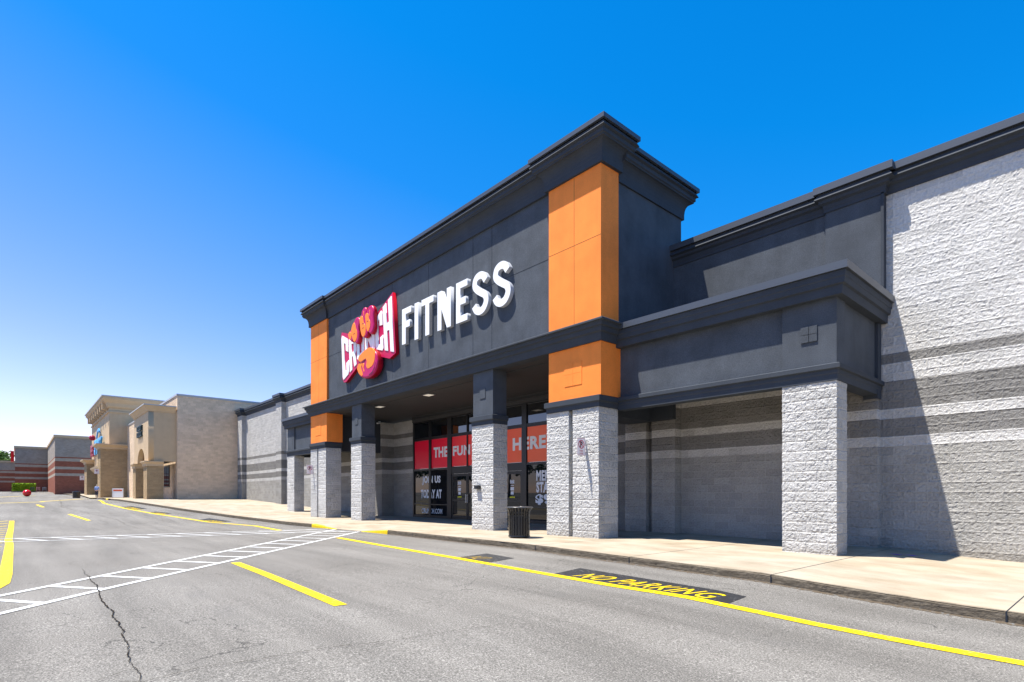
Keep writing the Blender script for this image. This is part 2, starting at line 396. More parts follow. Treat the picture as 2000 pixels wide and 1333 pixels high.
def text_obj(name, body, box, mat, M, parent=None, bold=.02, shear=0, depth=.002):
    """text stretched to box (x0,x1,y0,y1) of its own plane, then placed by matrix M"""
    cu = bpy.data.curves.new(name, 'FONT'); cu.body = body; cu.offset = bold; cu.extrude = depth; cu.shear = shear; cu.resolution_u = 3
    cu.space_character = 1.08
    o = bpy.data.objects.new(name, cu); COL.objects.link(o)
    me = eval_mesh(o, name); bpy.data.objects.remove(o); bpy.data.curves.remove(cu)
    xs = [v.co.x for v in me.vertices]; ys = [v.co.y for v in me.vertices]
    x0, x1, y0, y1 = box; sx = (x1-x0)/(max(xs)-min(xs)); sy = (y1-y0)/(max(ys)-min(ys))
    for v in me.vertices: v.co.x = x0+(v.co.x-min(xs))*sx; v.co.y = y0+(v.co.y-min(ys))*sy
    me.transform(M); me.materials.clear(); me.materials.append(mat)
    ob = bpy.data.objects.new(name, me); COL.objects.link(ob)
    if parent: attach(ob, parent)
    return ob
def MF(y): return Matrix.Translation((0, y, 0)) @ Matrix.Rotation(R(90), 4, 'X')     # (x,z) on a facade at y

# ============================================================ SETTING: ground
gx = sorted(set([a for a, _ in GT] + [-9.8+i*2 for i in range(-20, 12)]))
mb = MB()
ys = [-900, -200, -60, -20, -5, 2, 6, 12, 20, 60, 200, 900]
mb.grid([[(x, y, gz(x)) for y in ys] for x in gx])
tag(mb.build('ground', M_asph, smooth=True), kind='structure')

xs = [60, 20, 5, 0, -.93, -1.6, -2.5, -4.15, -6, -9.8, -12, -14, -16, -16.9, -17.3, -17.8, -18.3, -18.7, -19.2, -20, -20.6, -21, -21.5, -22, -22.4, -23, -25, -27.5, -30, -31, -32, -33, -34, -36, -38, -40.3, -44, -46.4, -50, -55.4, -60, -66, -75, -78, -86, -99, -125, -142, -175]
mb = MB()
mb.grid([[(x, ky(x)+dy, walk_z(x, ky(x)+dy)) for dy in (.0, .35, .7, 1.0, 1.3, 4, 8.6 if x > -60 else 9, 14)] for x in xs])
tag(mb.build('pavement', M_conc), kind='structure')
# kerb face + painted flares
def kerbrun(xa, xb, name, mat, out=0.0):
    m_ = MB(); n = max(2, int(abs(xb-xa)/.25)); rows = []
    for i in range(n+1):
        x = xa+(xb-xa)*i/n; y = ky(x)-out; h = kh(x)-.002+(.0015 if out else 0)
        jy = random.uniform(-.008, .008); jz = random.uniform(-.009, 0) if mat is M_kerb else 0
        rows.append([(x, y-.012+jy*.5, gz(x)-.05), (x, y-.008+jy, gz(x)+h-.02), (x, y+.012, gz(x)+h+jz+.003), (x, y+(.05 if mat is M_kerb else .16), gz(x)+h+.004)])
    m_.grid(rows); return tag(m_.build(name, mat), kind='structure')
kerbrun(40, -16.9, 'kerb', M_kerb); kerbrun(-22.4, -62, 'kerb', M_kerb)
kerbrun(-16.85, -18.7, 'kerb_paint', M_yel, .004); kerbrun(-20.6, -22.45, 'kerb_paint', M_yel, .004)
kerbrun(-64, -66, 'kerb_paint', M_yel, .004)
kerbrun(-70, -78, 'kerb', M_kerb)
# slab joints across the walk
mb = MB()
x = 7.4
while x > -60:
    if not (-22.5 < x < -16.5) or True:
        yk = ky(x)
        for a, b in ((.0, 1.3), (1.3, 4), (4, 6.4)):
            y0, y1 = yk+a, yk+b
            mb.poly([(x-.007, y0, walk_z(x, y0)+.003), (x+.007, y0, walk_z(x, y0)+.003), (x+.007, y1, walk_z(x, y1)+.003), (x-.007, y1, walk_z(x, y1)+.003)])
    yk = ky(x)-.022; hh = kh(x)
    if not (-22.5 < x < -16.8): mb.poly([(x-.009, yk, gz(x)), (x+.009, yk, gz(x)), (x+.009, yk+.004, gz(x)+hh), (x-.009, yk+.004, gz(x)+hh)])
    x -= 2.83
tag(mb.build('slab_joint', M_joint), kind='structure')

# grit and dead leaves gathered along the gutter
M_grit = paint('gutter grit', (.10, .075, .05), .6)
rnd = random.Random(3); m_ = MB(); rows = []
x = 3.0
while x > -16.8:
    y = ky(x); rows.append([(x, y-.03-rnd.uniform(.02, .085), gz(x)+.003), (x, y-.004, gz(x)+.012)]); x -= .05
m_.grid(rows); tag(m_.build('gutter_grit', M_grit), kind='structure')
m_ = MB()
for _ in range(420):
    x = rnd.uniform(-16.5, 1.5); y = ky(x)-.02-abs(rnd.gauss(0, .12)); z = gz(x)+.006; a = rnd.uniform(0, 6.3); r_ = rnd.uniform(.006, .02)
    m_.poly([(x+r_*math.cos(a+k*2.1), y+r_*.6*math.sin(a+k*2.1), z+.004*(k == 1)) for k in range(3)])
tag(m_.build('leaf_litter', M_bark0, fix=False), kind='stuff', label='dry leaf crumbs and grit scattered along the kerb', cat='leaf litter')
# ------------------------------------------------------------ road paint (z above road)
def strip(name, pts, width, mat, dz=.004):
    """a painted line along pts (x,y), following the road"""
    fine = []
    for (a, b) in zip(pts, pts[1:]):
        n = max(1, int((Vector(b)-Vector(a)).length/.25))
        fine += [Vector(a).lerp(Vector(b), i/n) for i in range(n)]
    fine.append(Vector(pts[-1])); rows = []
    for i, p in enumerate(fine):
        d = (fine[min(i+1, len(fine)-1)]-fine[max(i-1, 0)]).normalized(); nn = Vector((-d.y, d.x))*width/2
        rows.append([(p.x-nn.x, p.y-nn.y, gz(p.x-nn.x)+dz), (p.x+nn.x, p.y+nn.y, gz(p.x+nn.x)+dz)])
    m_ = MB(); m_.grid(rows); return m_
def line(name, pts, width, mat, dz=.004): return tag(strip(name, pts, width, mat, dz).build(name, mat), kind='structure')
def patch(name, pts, mat, dz=.004):
    m_ = MB(); n = 24; a, b, c, d = [Vector(p) for p in pts]; rows = []
    for i in range(n+1):
        rows.append([(q.x, q.y, gz(q.x)+dz) for q in (a.lerp(d, i/n), b.lerp(c, i/n))])
    m_.grid(rows); return tag(m_.build(name, mat), kind='structure')
line('lane_line', [(6, 7.2), (-.7, 7.0), (-3.05, 6.9), (-5.36, 6.8), (-7.75, 6.86), (-10.05, 6.95), (-13, 7.15), (-16.5, 7.42)], .2, M_yel, .007)
line('lane_line', [(-21.3, 7.3), (-25, 7.55), (-30, 6.9), (-37.5, 5.75), (-43.5, 5.15), (-51.5, 4.8), (-62, 5.4)], .2, M_yel, .007)
line('lane_line', [(-11.85, 3.2), (-6.6, 3.0)], .17, M_yel, .007)
line('lane_line', [(-38.3, 2.05), (-33, 2.5)], .17, M_yel, .007)
line('lane_line', [(-50.1, .95), (-46.4, 1.2)], .17, M_yel, .007)
line('lane_line', [(-52, -2.5), (-54.8, 1.27), (-71.4, 4.4), (-84, 7.2)], .25, M_yel, .007)
line('lane_line', [(-90, -4), (-100, .8), (-106.6, 1.91)], .3, M_yel, .007)
# NO PARKING patches
patch('painted_patch', [(-6.74, 6.9), (-6.95, 7.85), (-3.68, 7.66), (-3.6, 6.9)], M_blkp, .004)
MG = lambda x, y, rz=0, dz=.008: Matrix.Translation((x, y, gz(x)+dz)) @ Matrix.Rotation(rz, 4, 'Z')
def roadtext(body, x0, x1, y0, y1, mat, dz=.009, bold=.035, sh=.5):
    o = text_obj('painted_lettering', body, (x0, x1, y0, y1), mat, Matrix.Identity(4), None, bold, sh, 0)
    for v in o.data.vertices: v.co.z = gz(v.co.x)+dz
    # follow the slope of the line
    return tag(o, kind='structure')
roadtext('NO PARKING', -6.38, -3.86, 6.99, 7.47, M_yel, bold=.004, sh=.35)
patch('painted_patch', [(-9.7, 7.05), (-9.88, 7.98), (-8.84, 7.89), (-8.62, 7.02)], M_blkw, .004)
roadtext('NO', -9.6, -9.1, 7.1, 7.55, M_yelw, bold=.0)
for (a, b, c, d) in (((-31.3, 6.7), (-32.5, 7.5), (-30, 7.95), (-29.3, 7.2)), ((-38.4, 5.6), (-39.3, 6.2), (-37.4, 6.7), (-36.2, 5.95)), ((-45.4, 5.2), (-46.6, 5.9), (-42.9, 6.27), (-41.3, 5.4))):
    patch('painted_patch', [a, b, c, d], M_blkp, .005)
    x0, x1 = a[0]+.2, d[0]-.2; ya = (a[1]+d[1])/2
    o = text_obj('painted_lettering', 'NO PARKING', (x0, x1, 0, .42), M_yel, Matrix.Identity(4), None, .004, .35, 0)
    sl = (d[1]-a[1])/(d[0]-a[0])
    for v in o.data.vertices: v.co.y += a[1]+.1+sl*(v.co.x-a[0]); v.co.z = gz(v.co.x)+.011
    tag(o, kind='structure')
# crosswalks
def crosswalk(A0, A1, B0, B1, n, shift, wid=.11):
    A0, A1, B0, B1 = map(Vector, (A0, A1, B0, B1))
    line('crossing_line', [A0, A1], wid, M_wht, .008); line('crossing_line', [B0, B1], wid, M_wht, .008)
    for i in range(n):
        t = i/n; u = t+shift
        a = A0.lerp(A1, t); b = B0.lerp(B1, u)
        if 0 <= u <= 1:
            d = (b-a).normalized()*.04
            line('crossing_bar', [a+d, b-d], .105, M_wht, .006)
crosswalk((-9.1, -1.0), (-20.5, 9.1), (-7.7, -1.0), (-18.7, 9.2), 15, .055)
crosswalk((-22.95, -.9), (-20.9, 9.0), (-21.45, -.9), (-19.2, 9.1), 12, .07)
# yellow painted island
isl = [(-34, -.22), (-22, -.22), (-20.2, -.18), (-12.6, -.16), (-11.4, -.18), (-10.8, -.28), (-10.45, -.55), (-10.4, -1.1)]
line('island_line', isl, .17, M_yel, .007)
line('island_line', [(-10.4, -1.0), (-10.4, -4.5)], .3, M_yel, .008)
for i in range(16):
    x = -34+i*1.45
    line('island_bar', [(x, -.34), (x+1.0, -1.6)], .12, M_yel, .006)
# cracks
def crack(pts, w0, w1, seed, jit=.05):
    w1 *= .6; rnd = random.Random(seed); m_ = MB(); fine = []
    for a, b in zip(pts, pts[1:]):
        L_ = (Vector(b)-Vector(a)).length; n = max(2, int(L_/.05))
        fine += [Vector(a).lerp(Vector(b), i/n) for i in range(n)]
    fine.append(Vector(pts[-1])); rows = []; off = 0
    for i, p in enumerate(fine):
        d = (fine[min(i+1, len(fine)-1)]-fine[max(i-1, 0)]).normalized(); nn = Vector((-d.y, d.x))
        off = off*.86+rnd.uniform(-jit, jit)*.42
        wdt = (w0+(w1-w0)*math.sin(math.pi*i/len(fine)))*rnd.uniform(.35, 1.5)
        c = p+nn*off; rows.append([(c.x-nn.x*wdt/2, c.y-nn.y*wdt/2, gz(c.x)+.014), (c.x+nn.x*wdt/2, c.y+nn.y*wdt/2, gz(c.x)+.014)])
    m_.grid(rows); return tag(m_.build('asphalt_crack', M_crack), kind='structure')
crack([(-12.63, .86), (-9.95, .84), (-8.15, .82), (-6.79, .77), (-5.91, .73), (-5.38, .70), (-4.9, .68)], .005, .024, 1, .03)
crack([(-4.9, .68), (-4.5, .60), (-3.4, .5)], .01, .02, 2)
crack([(-4.95, .2), (-5.03, .55), (-4.9, .7), (-5.0, 1.09), (-4.92, 1.49), (-4.9, 2.02), (-4.7, 2.81), (-4.65, 3.4), (-4.5, 4.0)], .006, .012, 3, .02)
crack([(-5.15, .42), (-5.3, .62), (-5.28, .72)], .006, .01, 31, .01)
crack([(-13.0, 6.15), (-10.75, 5.74), (-9.25, 5.58), (-7.75, 5.60), (-5.02, 5.4), (-3.95, 5.5), (-3.02, 5.55), (-1, 5.6)], .003, .007, 4, .015)
crack([(-17.2, 3.5), (-15.5, 4.6), (-13.9, 6.2), (-13, 7.8)], .004, .008, 5, .03)
crack([(-60, -1.0), (-36, -1.2), (-26, -.9)], .015, .03, 6, .06)
crack([(-70, 3), (-46, 2.1), (-33, 3.6), (-26, 3.5)], .012, .025, 7, .06)
crack([(-9.9, .9), (-10.1, 2.2), (-9.8, 3.9), (-10.3, 5.6)], .004, .008, 8, .03)

# ============================================================ MAIN BUILDING
gym = thing('gym_building', (-19.7, 15.9, .14), 'dark charcoal gym building with orange towers, split block piers and long pale block walls', 'building')
Yf = 11.8
def part(name, mb, mats, **k): return mb.build(name, mats, gym, **k)
# walls -------------------------------------------------
part('wall', dense(-9.535, .6, 15.5, 16.1, -.6, 8.6, 'f', .027), M_walld)
part('wall', MB().box(.6, 14, 15.5, 16.1, -.8, 8.55), M_wall)
part('wall_core', MB().box(-9.535, .6, 15.6, 16.1, -.8, 8.55), M_soff)
part('wall', MB().box(-55.68, -29.9, 15.5, 16.1, -.2, 8.55), M_wall)
part('wall', MB().box(-28.04, -26.0, 15.9, 16.3, -.2, 5.35), M_wall)
part('wall', MB().box(-12.35, -11.42, 15.5, 16.3, -.2, 5.35), M_wall)
for a, b in ((-11.42, -10.59), (-10.376, -9.54), (-29.92, -29.1), (-28.87, -28.04), (-45.12, -43.9), (-55.3, -54.05)):
    if -12 < a < -9: part('pilaster', dense(a, b, 15.15, 15.6, -.3, 5.35, 'flr', .03), M_walld)
    else: part('pilaster', MB().box(a, b, 15.15, 16.15 if a > -40 else 15.52, -.3, 5.35 if a > -40 else 8.55), M_wall, bevel=.008)
part('wall', MB().box(-10.59, -10.376, 15.3, 15.6, -.2, 5.3), M_wall); part('wall', MB().box(-29.1, -28.87, 15.3, 15.6, -.2, 5.3), M_wall)
part('pilaster', dense(-5.35, -4.16, 15.25, 15.53, -.4, 4.3, 'flr', .027), M_walld)
# dark stucco upper wall over the right canopy
mb = MB().box(-9.8, -5.32, 15.43, 15.5, 5.6, 8.5).box(-5.32, -4.1, 15.33, 15.5, 5.6, 8.5)
part('stucco_panel', mb, M_navy)
part('downpipe', MB().box(-4.1, -4.04, 15.3, 15.5, 5.6, 8.5), M_navyd)
# parapet cornice
def par_prof(z, o=.3, hc=.17):
    return [(-.25, z), (o, z), (o, z-hc), (o-.09, z-hc), (o-.09, z-hc-.03), (o-.07, z-hc-.03), (o-.01, z-hc-.14), (o-.09, z-hc-.17), (o-.10, z-hc-.24), (o-.17, z-hc-.28), (o-.18, z-hc-.36), (.03, z-hc-.38), (.03, z-hc-.46), (-.25, z-hc-.46)]
def split_prof(prof, zc):     # coping metal above zc, moulding below
    return prof
def cornice(path, z, parent, o=.22, hc=.17, name='cornice'):
    pr = par_prof(z, o, hc)
    top = [(-.25, z), (o, z), (o, z-hc), (-.25, z-hc)]
    low = [(-.25, z-hc)] + pr[3:]
    c = MB(); c.sweep(path, low); c.build(name, M_navyd, parent)
    c = MB(); c.sweep(path, top); c.build('coping', M_cop, parent)
cornice([(-9.8, 15.43), (-5.3, 15.43)], 9.10, gym)
cornice([(-5.32, 15.6), (-5.32, 15.33), (-4.04, 15.33), (-4.04, 15.6)], 9.1, gym)
cornice([(-4.04, 15.5), (14, 15.5)], 9.10, gym)
cornice([(-43.9, 15.5), (-29.8, 15.5)], 9.10, gym)
cornice([(-45.12, 15.6), (-45.12, 15.15), (-43.9, 15.15), (-43.9, 15.6)], 9.12, gym)
cornice([(-54.05, 15.5), (-45.12, 15.5)], 9.10, gym)
cornice([(-55.3, 15.6), (-55.3, 15.15), (-54.05, 15.15), (-54.05, 15.6)], 9.12, gym)
part('roof', MB().box(-55.6, 13.9, 16.0, 40, 8.3, 8.5), M_soff)
# piers ---------------------------------------------------
def pier(a, b, y0, y1, ztop, groove=None):
    st = .022 if a > -20 else .04
    m_ = MB()
    def add(q): n_ = len(m_.v); m_.v.extend(q.v); m_.f.extend(tuple(i+n_ for i in f) for f in q.f); m_.m.extend(q.m)
    if groove:
        add(dense(a, groove[0], y0, y1, -.35, ztop, 'fr', st)); add(dense(groove[1], b, y0, y1, -.35, ztop, 'flr', st))
        m_.box(groove[0]-.02, groove[1]+.02, y0+.16, y1-.06, -.35, ztop)
        m_.box(a+.03, b-.05, y0+.2, y1-.05, -.35, ztop-.05)
    else:
        add(dense(a, b, y0, y1, -.35, ztop, 'flr', st)); m_.box(a+.06, b-.06, y0+.06, y1-.06, -.35, ztop-.05)
    return part('pier', m_, M_pier)
pier(-11.76, -9.78, Yf, 12.64, 3.74, (-10.88, -10.72))
pier(-29.7, -27.72, Yf, 12.62, 3.74, (-28.86, -28.66))
pier(-15.42, -14.27, Yf, 12.42, 3.70); pier(-24.82, -23.76, Yf, 12.5, 3.70)
pier(-5.25, -4.16, 12.6, 13.2, 3.70); pier(-35.42, -34.27, 12.6, 13.2, 3.70)
# capitals
def capital(a, b, y0, y1, z0, z1, o=.075):
    c = MB(); h = z1-z0
    c.sweep([(a, y1), (a, y0), (b, y0), (b, y1)], [(-.3, z0), (o*.35, z0), (o*.35, z0+h*.38), (o*.6, z0+h*.45), (o, z0+h*.5), (o, z1-.012), (o-.03, z1), (-.3, z1)])
    c.build('capital', M_navyd, gym)
capital(-11.72, -9.76, Yf-.01, 12.66, 3.745, 4.055); capital(-29.68, -27.74, Yf-.01, 12.66, 3.745, 4.055)
capital(-15.4, -14.29, Yf, 12.43, 3.705, 4.01); capital(-24.8, -23.78, Yf, 12.5, 3.705, 4.01)
# upper shafts of the two middle posts
part('column_shaft', MB().box(-15.38, -14.31, Yf+.02, 12.42, 4.01, 5.53).box(-15.0, -14.7, Yf+.0, Yf+.02, 4.6, 4.95), M_navy, bevel=.006)
part('column_shaft', MB().box(-24.77, -23.81, Yf+.02, 12.5, 4.01, 5.53).box(-24.45, -24.15, Yf+.0, Yf+.02, 4.6, 4.95), M_navy, bevel=.006)
# orange towers
for a, b, s in ((-11.68, -9.7, 1), (-29.68, -27.62, -1)):
    part('orange_panel', MB().box(a, b, Yf, 12.66, 4.056, 5.52), M_orange, bevel=.008)
    part('orange_panel', MB().box(a, b, Yf, 12.57, 5.95, 10.33), M_orange, bevel=.008)
    c = (a+b)/2
    jm = MB().box(c+.02-.008, c+.02+.008, Yf-.002, Yf+.01, 6.05, 10.3)
    for z in ((8.39, 8.39+.016),): jm.box(a, c+.012, Yf-.002, Yf+.01, z[0], z[1]); jm.box(c+.028, b, Yf-.002, Yf+.01, z[0], z[1])
    part('panel_joint', jm, M_ojoint)
    px = c-.02
    part('square_relief', MB().box(px-.33, px-.003, Yf-.012, Yf, 4.44, 4.77).box(px+.003, px+.33, Yf-.012, Yf, 4.44, 4.77).box(px-.33, px-.003, Yf-.012, Yf, 4.776, 5.1).box(px+.003, px+.33, Yf-.012, Yf, 4.776, 5.1), M_orange)
part('square_relief', MB().box(-4.86, -4.70, 12.575, 12.6, 4.585, 4.74).box(-4.69, -4.53, 12.575, 12.6, 4.585, 4.74).box(-4.86, -4.70, 12.575, 12.6, 4.75, 4.915).box(-4.69, -4.53, 12.575, 12.6, 4.75, 4.915), M_navy)
# sign wall and portal block
part('sign_wall', MB().box(-27.62, -11.68, 11.9, 12.4, 5.6, 10.9), M_navy)
jm = MB(); Xj = [-25.07, -23.7, -21.12, -18.32, -15.5, -14.46]
for x in Xj: jm.box(x-.008, x+.008, 11.896, 11.91, 6.0, 10.4)
xe = [-27.6]+Xj+[-11.7]
for a, b in zip(xe, xe[1:]): jm.box(a+.01, b-.01, 11.896, 11.91, 8.385, 8.40)
part('panel_joint', jm, M_joint)
part('tower_side', MB().box(-10.4, -9.76, 12.572, 15.86, 5.55, 10.9).box(-29.6, -28.9, 12.572, 15.86, 5.55, 10.9).box(-28.88, -10.42, 15.4, 15.86, 5.55, 10.9), M_navy)
part('portal_roof', MB().box(-28.9, -10.4, 12.4, 15.4, 10.5, 10.7), M_soff)
# great cornice
def big_low(z):   # moulding profile below the metal coping, top at z
    pr = [(-.3, z), (.36, z), (.33, z), (.34, z-.02), (.40, z-.14), (.33, z-.17), (.33, z-.27), (.29, z-.30)]
    for i in range(7):
        a = i/6*math.pi/2; pr.append((.29-.21*math.sin(a)*1.0, z-.33-.33*(1-math.cos(a))))
    pr += [(.075, z-.68), (.075, z-.85), (-.3, z-.85)]; return pr
def great(path, z, cop=True):
    c = MB(); c.sweep(path, big_low(z-.13)); c.build('cornice', M_navyd, gym)
    if cop:
        c = MB(); c.sweep(path, [(-.3, z), (.42, z), (.42, z-.12), (.36, z-.12), (.36, z-.128), (-.3, z-.128)]); c.build('coping', M_cop, gym)
great([(-11.72, 12.2), (-11.72, Yf+.0), (-9.68, Yf+.0), (-9.68, 12.57), (-9.9, 12.57)], 11.31)
great([(-29.5, 12.57), (-29.72, 12.57), (-29.72, Yf), (-27.6, Yf), (-27.6, 12.2)], 11.31)
great([(-27.6, 11.9), (-11.72, 11.9)], 11.305)
great([(-9.78, 12.6), (-9.78, 15.88), (-20, 15.88)], 11.1, True)
# lintel band
def band_prof(z0, z1, o=.32):
    h = z1-z0
    return [(-.3, z1), (o-.02, z1), (o, z1-.02), (o, z1-.06), (o-.07, z1-.07), (o-.09, z1-.17), (o-.14, z1-.19), (o-.16, z1-.30), (o-.21, z1-.33), (o-.25, z0+.02), (o-.25, z0), (-.3, z0)]
c = MB(); c.sweep([(-29.72, 12.66), (-29.72, Yf), (-9.72, Yf), (-9.72, 12.66)], band_prof(5.52, 6.05)); c.build('lintel_band', M_navyd, gym)
part('soffit_beam', MB().box(-27.6, -11.7, 11.94, 12.5, 5.525, 5.62), M_soff)
part('soffit', MB().box(-28.9, -10.4, 12.5, 15.95, 5.50, 5.56), M_soff)
part('storefront_header', MB().box(-26.02, -12.33, 15.86, 16.2, 5.18, 5.5).box(-26.02, -12.33, 15.80, 15.86, 5.32, 5.36), M_soff)
# side beams between portal and canopies
part('side_beam', MB().box(-11.3, -10.3, 12.66, 15.5, 3.66, 5.495).box(-10.3, -9.5, 14.95, 15.14, 3.66, 5.49), M_navyd)
part('side_beam', MB().box(-29.2, -28.2, 12.66, 15.5, 3.66, 5.495), M_navyd)
# canopies ------------------------------------------------
def canopy(xa, xb, xcol0, xcol1, sgn):
    y0 = 12.6
    part('canopy_fascia', MB().box(xa, xb, y0+.06, y0+.36, 3.9, 5.8), M_navy)
    part('canopy_fascia', MB().box(xcol0, xcol1, y0, y0+.5, 3.9, 5.79), M_navy)
    if sgn > 0:
        part('canopy_fascia', MB().box(xcol1-.4, xcol1-.04, y0+.5, 15.3, 3.9, 5.78), M_navy)
        part('canopy_fascia', MB().box(xcol1-.28, xcol1+.03, 15.2, 15.46, 3.62, 5.4), M_navyd)
        path = [(xa, y0), (xcol1, y0), (xcol1, 15.5)]
    else:
        part('canopy_fascia', MB().box(xcol0+.04, xcol0+.4, y0+.5, 15.5, 3.9, 5.78), M_navy)
        path = [(xcol0, 15.5), (xcol0, y0), (xb, y0)]
    tr = MB(); tr.sweep(path, [(-.3, 3.705), (.02, 3.705), (.02, 3.83), (.035, 3.86), (.035, 3.93), (.085, 3.95), (.085, 4.04), (.05, 4.06), (-.3, 4.06)]); tr.build('canopy_trim', M_navyd, gym)
    lo = MB(); lo.sweep(path, [(-.3, 5.865), (.24, 5.865), (.235, 5.75), (.22, 5.73), (.21, 5.62), (.16, 5.60), (.15, 5.42), (-.3, 5.42)]); lo.build('cornice', M_navyd, gym)
    co = MB(); co.sweep(path, [(-.3, 6.03), (.29, 6.03), (.29, 5.872), (-.3, 5.872)]); co.build('coping', M_cop, gym)
    part('canopy_roof', MB().box(min(xa, xcol0)+.3, max(xb, xcol1)-.3, y0+.3, 15.5, 5.6, 5.8), M_soff)
    part('canopy_ceiling', MB().box(min(xa, xcol0)+.1, max(xb, xcol1)-.3, y0+.37, 15.49, 4.45, 4.5), M_soff)
canopy(-9.74, -5.24, -5.25, -4.16, 1)
canopy(-34.28, -29.68, -35.42, -34.27, -1)
# storefront ----------------------------------------------
ys_ = 15.92
sf = MB()
X0, X1 = -26.0, -12.35
posts = [(-26.0, -25.9), (-24.45, -24.27), (-22.79, -22.45), (-17.34, -17.05), (-14.75, -14.58), (-12.5, -12.35)]
for a, b in posts: sf.box(a, b, ys_-.03, ys_+.14, .1, 5.2)
bays = [(posts[i][1], posts[i+1][0]) for i in range(len(posts)-1)]
for i, (a, b) in enumerate(bays):
    if i == 2: continue
    for z0, z1 in ((.1, .27), (.80, .86), (2.58, 2.68), (4.17, 4.31), (5.12, 5.2)): sf.box(a, b, ys_-.02, ys_+.13, z0, z1)
a, b = bays[2]
for z0, z1 in ((2.36, 2.70), (4.17, 4.31), (5.12, 5.2)): sf.box(a, b, ys_-.02, ys_+.13, z0, z1)
dx = (b-a)/4
for k in range(1, 4): sf.box(a+k*dx-.035, a+k*dx+.035, ys_-.025, ys_+.13, 2.7, 4.17); sf.box(a+k*dx-.035, a+k*dx+.035, ys_-.025, ys_+.13, 4.31, 5.12)
sf.box(a+2*dx-.05, a+2*dx+.05, ys_-.025, ys_+.13, .1, 2.36)
part('storefront_frame', sf, M_black)
for i, (a_, b_) in enumerate(bays):
    if i != 2:
        g_ = MB(); g_.box(a_, b_, ys_+.03, ys_+.05, .27, .80); part('window_pane', g_, M_glass)
        g_ = MB(); g_.box(a_, b_, ys_+.03, ys_+.05, .86, 2.58); part('window_pane', g_, M_glass)
        g_ = MB(); g_.box(a_, b_, ys_+.03, ys_+.05, 4.31, 5.12); part('window_pane', g_, M_glassu)
        g_ = MB(); g_.box(a_+.02, b_-.02, ys_+.02, ys_+.05, 2.69, 4.16); part('window_band', g_, M_vband)
    else:
        for k in range(4):
            l, r = a_+k*dx+(.035 if k else 0), a_+(k+1)*dx-(.035 if k < 3 else 0)
            part('window_band', MB().box(l+.01, r-.01, ys_+.02, ys_+.05, 2.71, 4.16), M_vband)
            part('window_pane', MB().box(l, r, ys_+.03, ys_+.05, 4.31, 5.12), M_glassu)
            l, r = a_+k*dx+.01, a_+(k+1)*dx-.01
            if k == 1: r -= .05
            if k == 2: l += .05
            d = MB(); d.box(l, r, ys_+.0, ys_+.05, .12, .33); d.box(l, r, ys_, ys_+.05, 2.22, 2.35); d.box(l, l+.09, ys_, ys_+.05, .33, 2.22); d.box(r-.09, r, ys_, ys_+.05, .33, 2.22)
            d.box(l+.09, r-.09, ys_+.0, ys_+.04, 1.02, 1.1)
            door = d.build('door', M_black, gym)
            p_ = MB().box(l+.09, r-.09, ys_+.015, ys_+.03, .33, 1.02).box(l+.09, r-.09, ys_+.015, ys_+.03, 1.1, 2.22).build('pane', M_glass); p_.parent = door
            hx = r-.05 if k % 2 == 0 else l+.05
            h_ = MB().tube((hx, ys_-.06, .95), (hx, ys_-.06, 1.35), .014).tube((hx, ys_-.06, 1.0), (hx, ys_+.01, 1.0), .01).tube((hx, ys_-.06, 1.3), (hx, ys_+.01, 1.3), .01).build('handle', M_steel); h_.parent = door
            # small notices on the glass
            cx = (l+r)/2
            nt_ = MB(); nt_.box(cx-.11, cx+.11, ys_+.009, ys_+.0145, 1.72, 1.74); nt_.box(cx-.11, cx+.11, ys_+.009, ys_+.0145, 1.52, 1.66); nt_.box(cx-.09, cx+.09, ys_+.009, ys_+.0145, 1.34, 1.47)
            for q in range(5): nt_.box(cx-.13+q*.055, cx-.095+q*.055, ys_+.009, ys_+.0145, 1.80+.02*(q % 2), 1.98-.02*(q % 3))
            nt_ = nt_.build('door_sticker', M_vinyl); nt_.parent = door
            st_, _, _ = base('yellow sticker', (.75, .7, .02), .5)
            y_ = MB().box(cx-.16, cx+.16, ys_+.009, ys_+.0145, 1.2, 1.25).build('door_sticker', st_); y_.parent = door
def win_text(body, x0, x1, z0, z1, bold=.045):
    return text_obj('window_lettering', body, (x0, x1, z0, z1), M_vinyl, MF(ys_+.024), gym, bold, 0, .002)
win_text('JOIN US', -25.15, -23.45, 1.83, 2.30); win_text('TODAY AT', -25.28, -23.35, 1.14, 1.60)
win_text('CRUNCH.COM', -25.2, -23.3, .36, .62, .015)
for o_ in (text_obj('window_lettering', 'THE', (-24.05, -22.80, 3.22, 3.74), M_vinyl, MF(ys_+.012), gym, .04, 0, .002),
           text_obj('window_lettering', 'FUN', (-22.36, -20.97, 3.22, 3.70), M_vinyl, MF(ys_+.012), gym, .04, 0, .002),
           text_obj('window_lettering', 'HERE', (-17.95, -15.93, 3.22, 3.76), M_vinyl, MF(ys_+.012), gym, .04, 0, .002)): pass
win_text('MEM', -16.5, -15.72, 1.9, 2.33); win_text('STA', -16.5, -15.80, 1.42, 1.86); win_text('$9', -16.55, -15.65, .92, 1.36, .05)
# soffit lights
M_lamp, t_, b_ = base('lamp lens', (.8, .78, .72), .5); b_.inputs['Emission Color'].default_value = (1, .9, .75, 1); b_.inputs['Emission Strength'].default_value = .15
for x in (-23.9, -19.7, -15.5):
    f_ = MB().box(x-.24, x+.24, 12.62, 12.98, 5.48, 5.499).build('soffit_light', M_steel, gym)
    l_ = MB().box(x-.2, x+.2, 12.66, 12.94, 5.474, 5.479).build('lens', M_lamp); l_.parent = f_
# small security camera on the beam
sc = MB().box(-28.19, -28.1, 15.0, 15.1, 5.3, 5.42).tube((-28.05, 15.05, 5.32), (-28.05, 14.85, 5.28), .05); part('security_camera', sc, M_side)
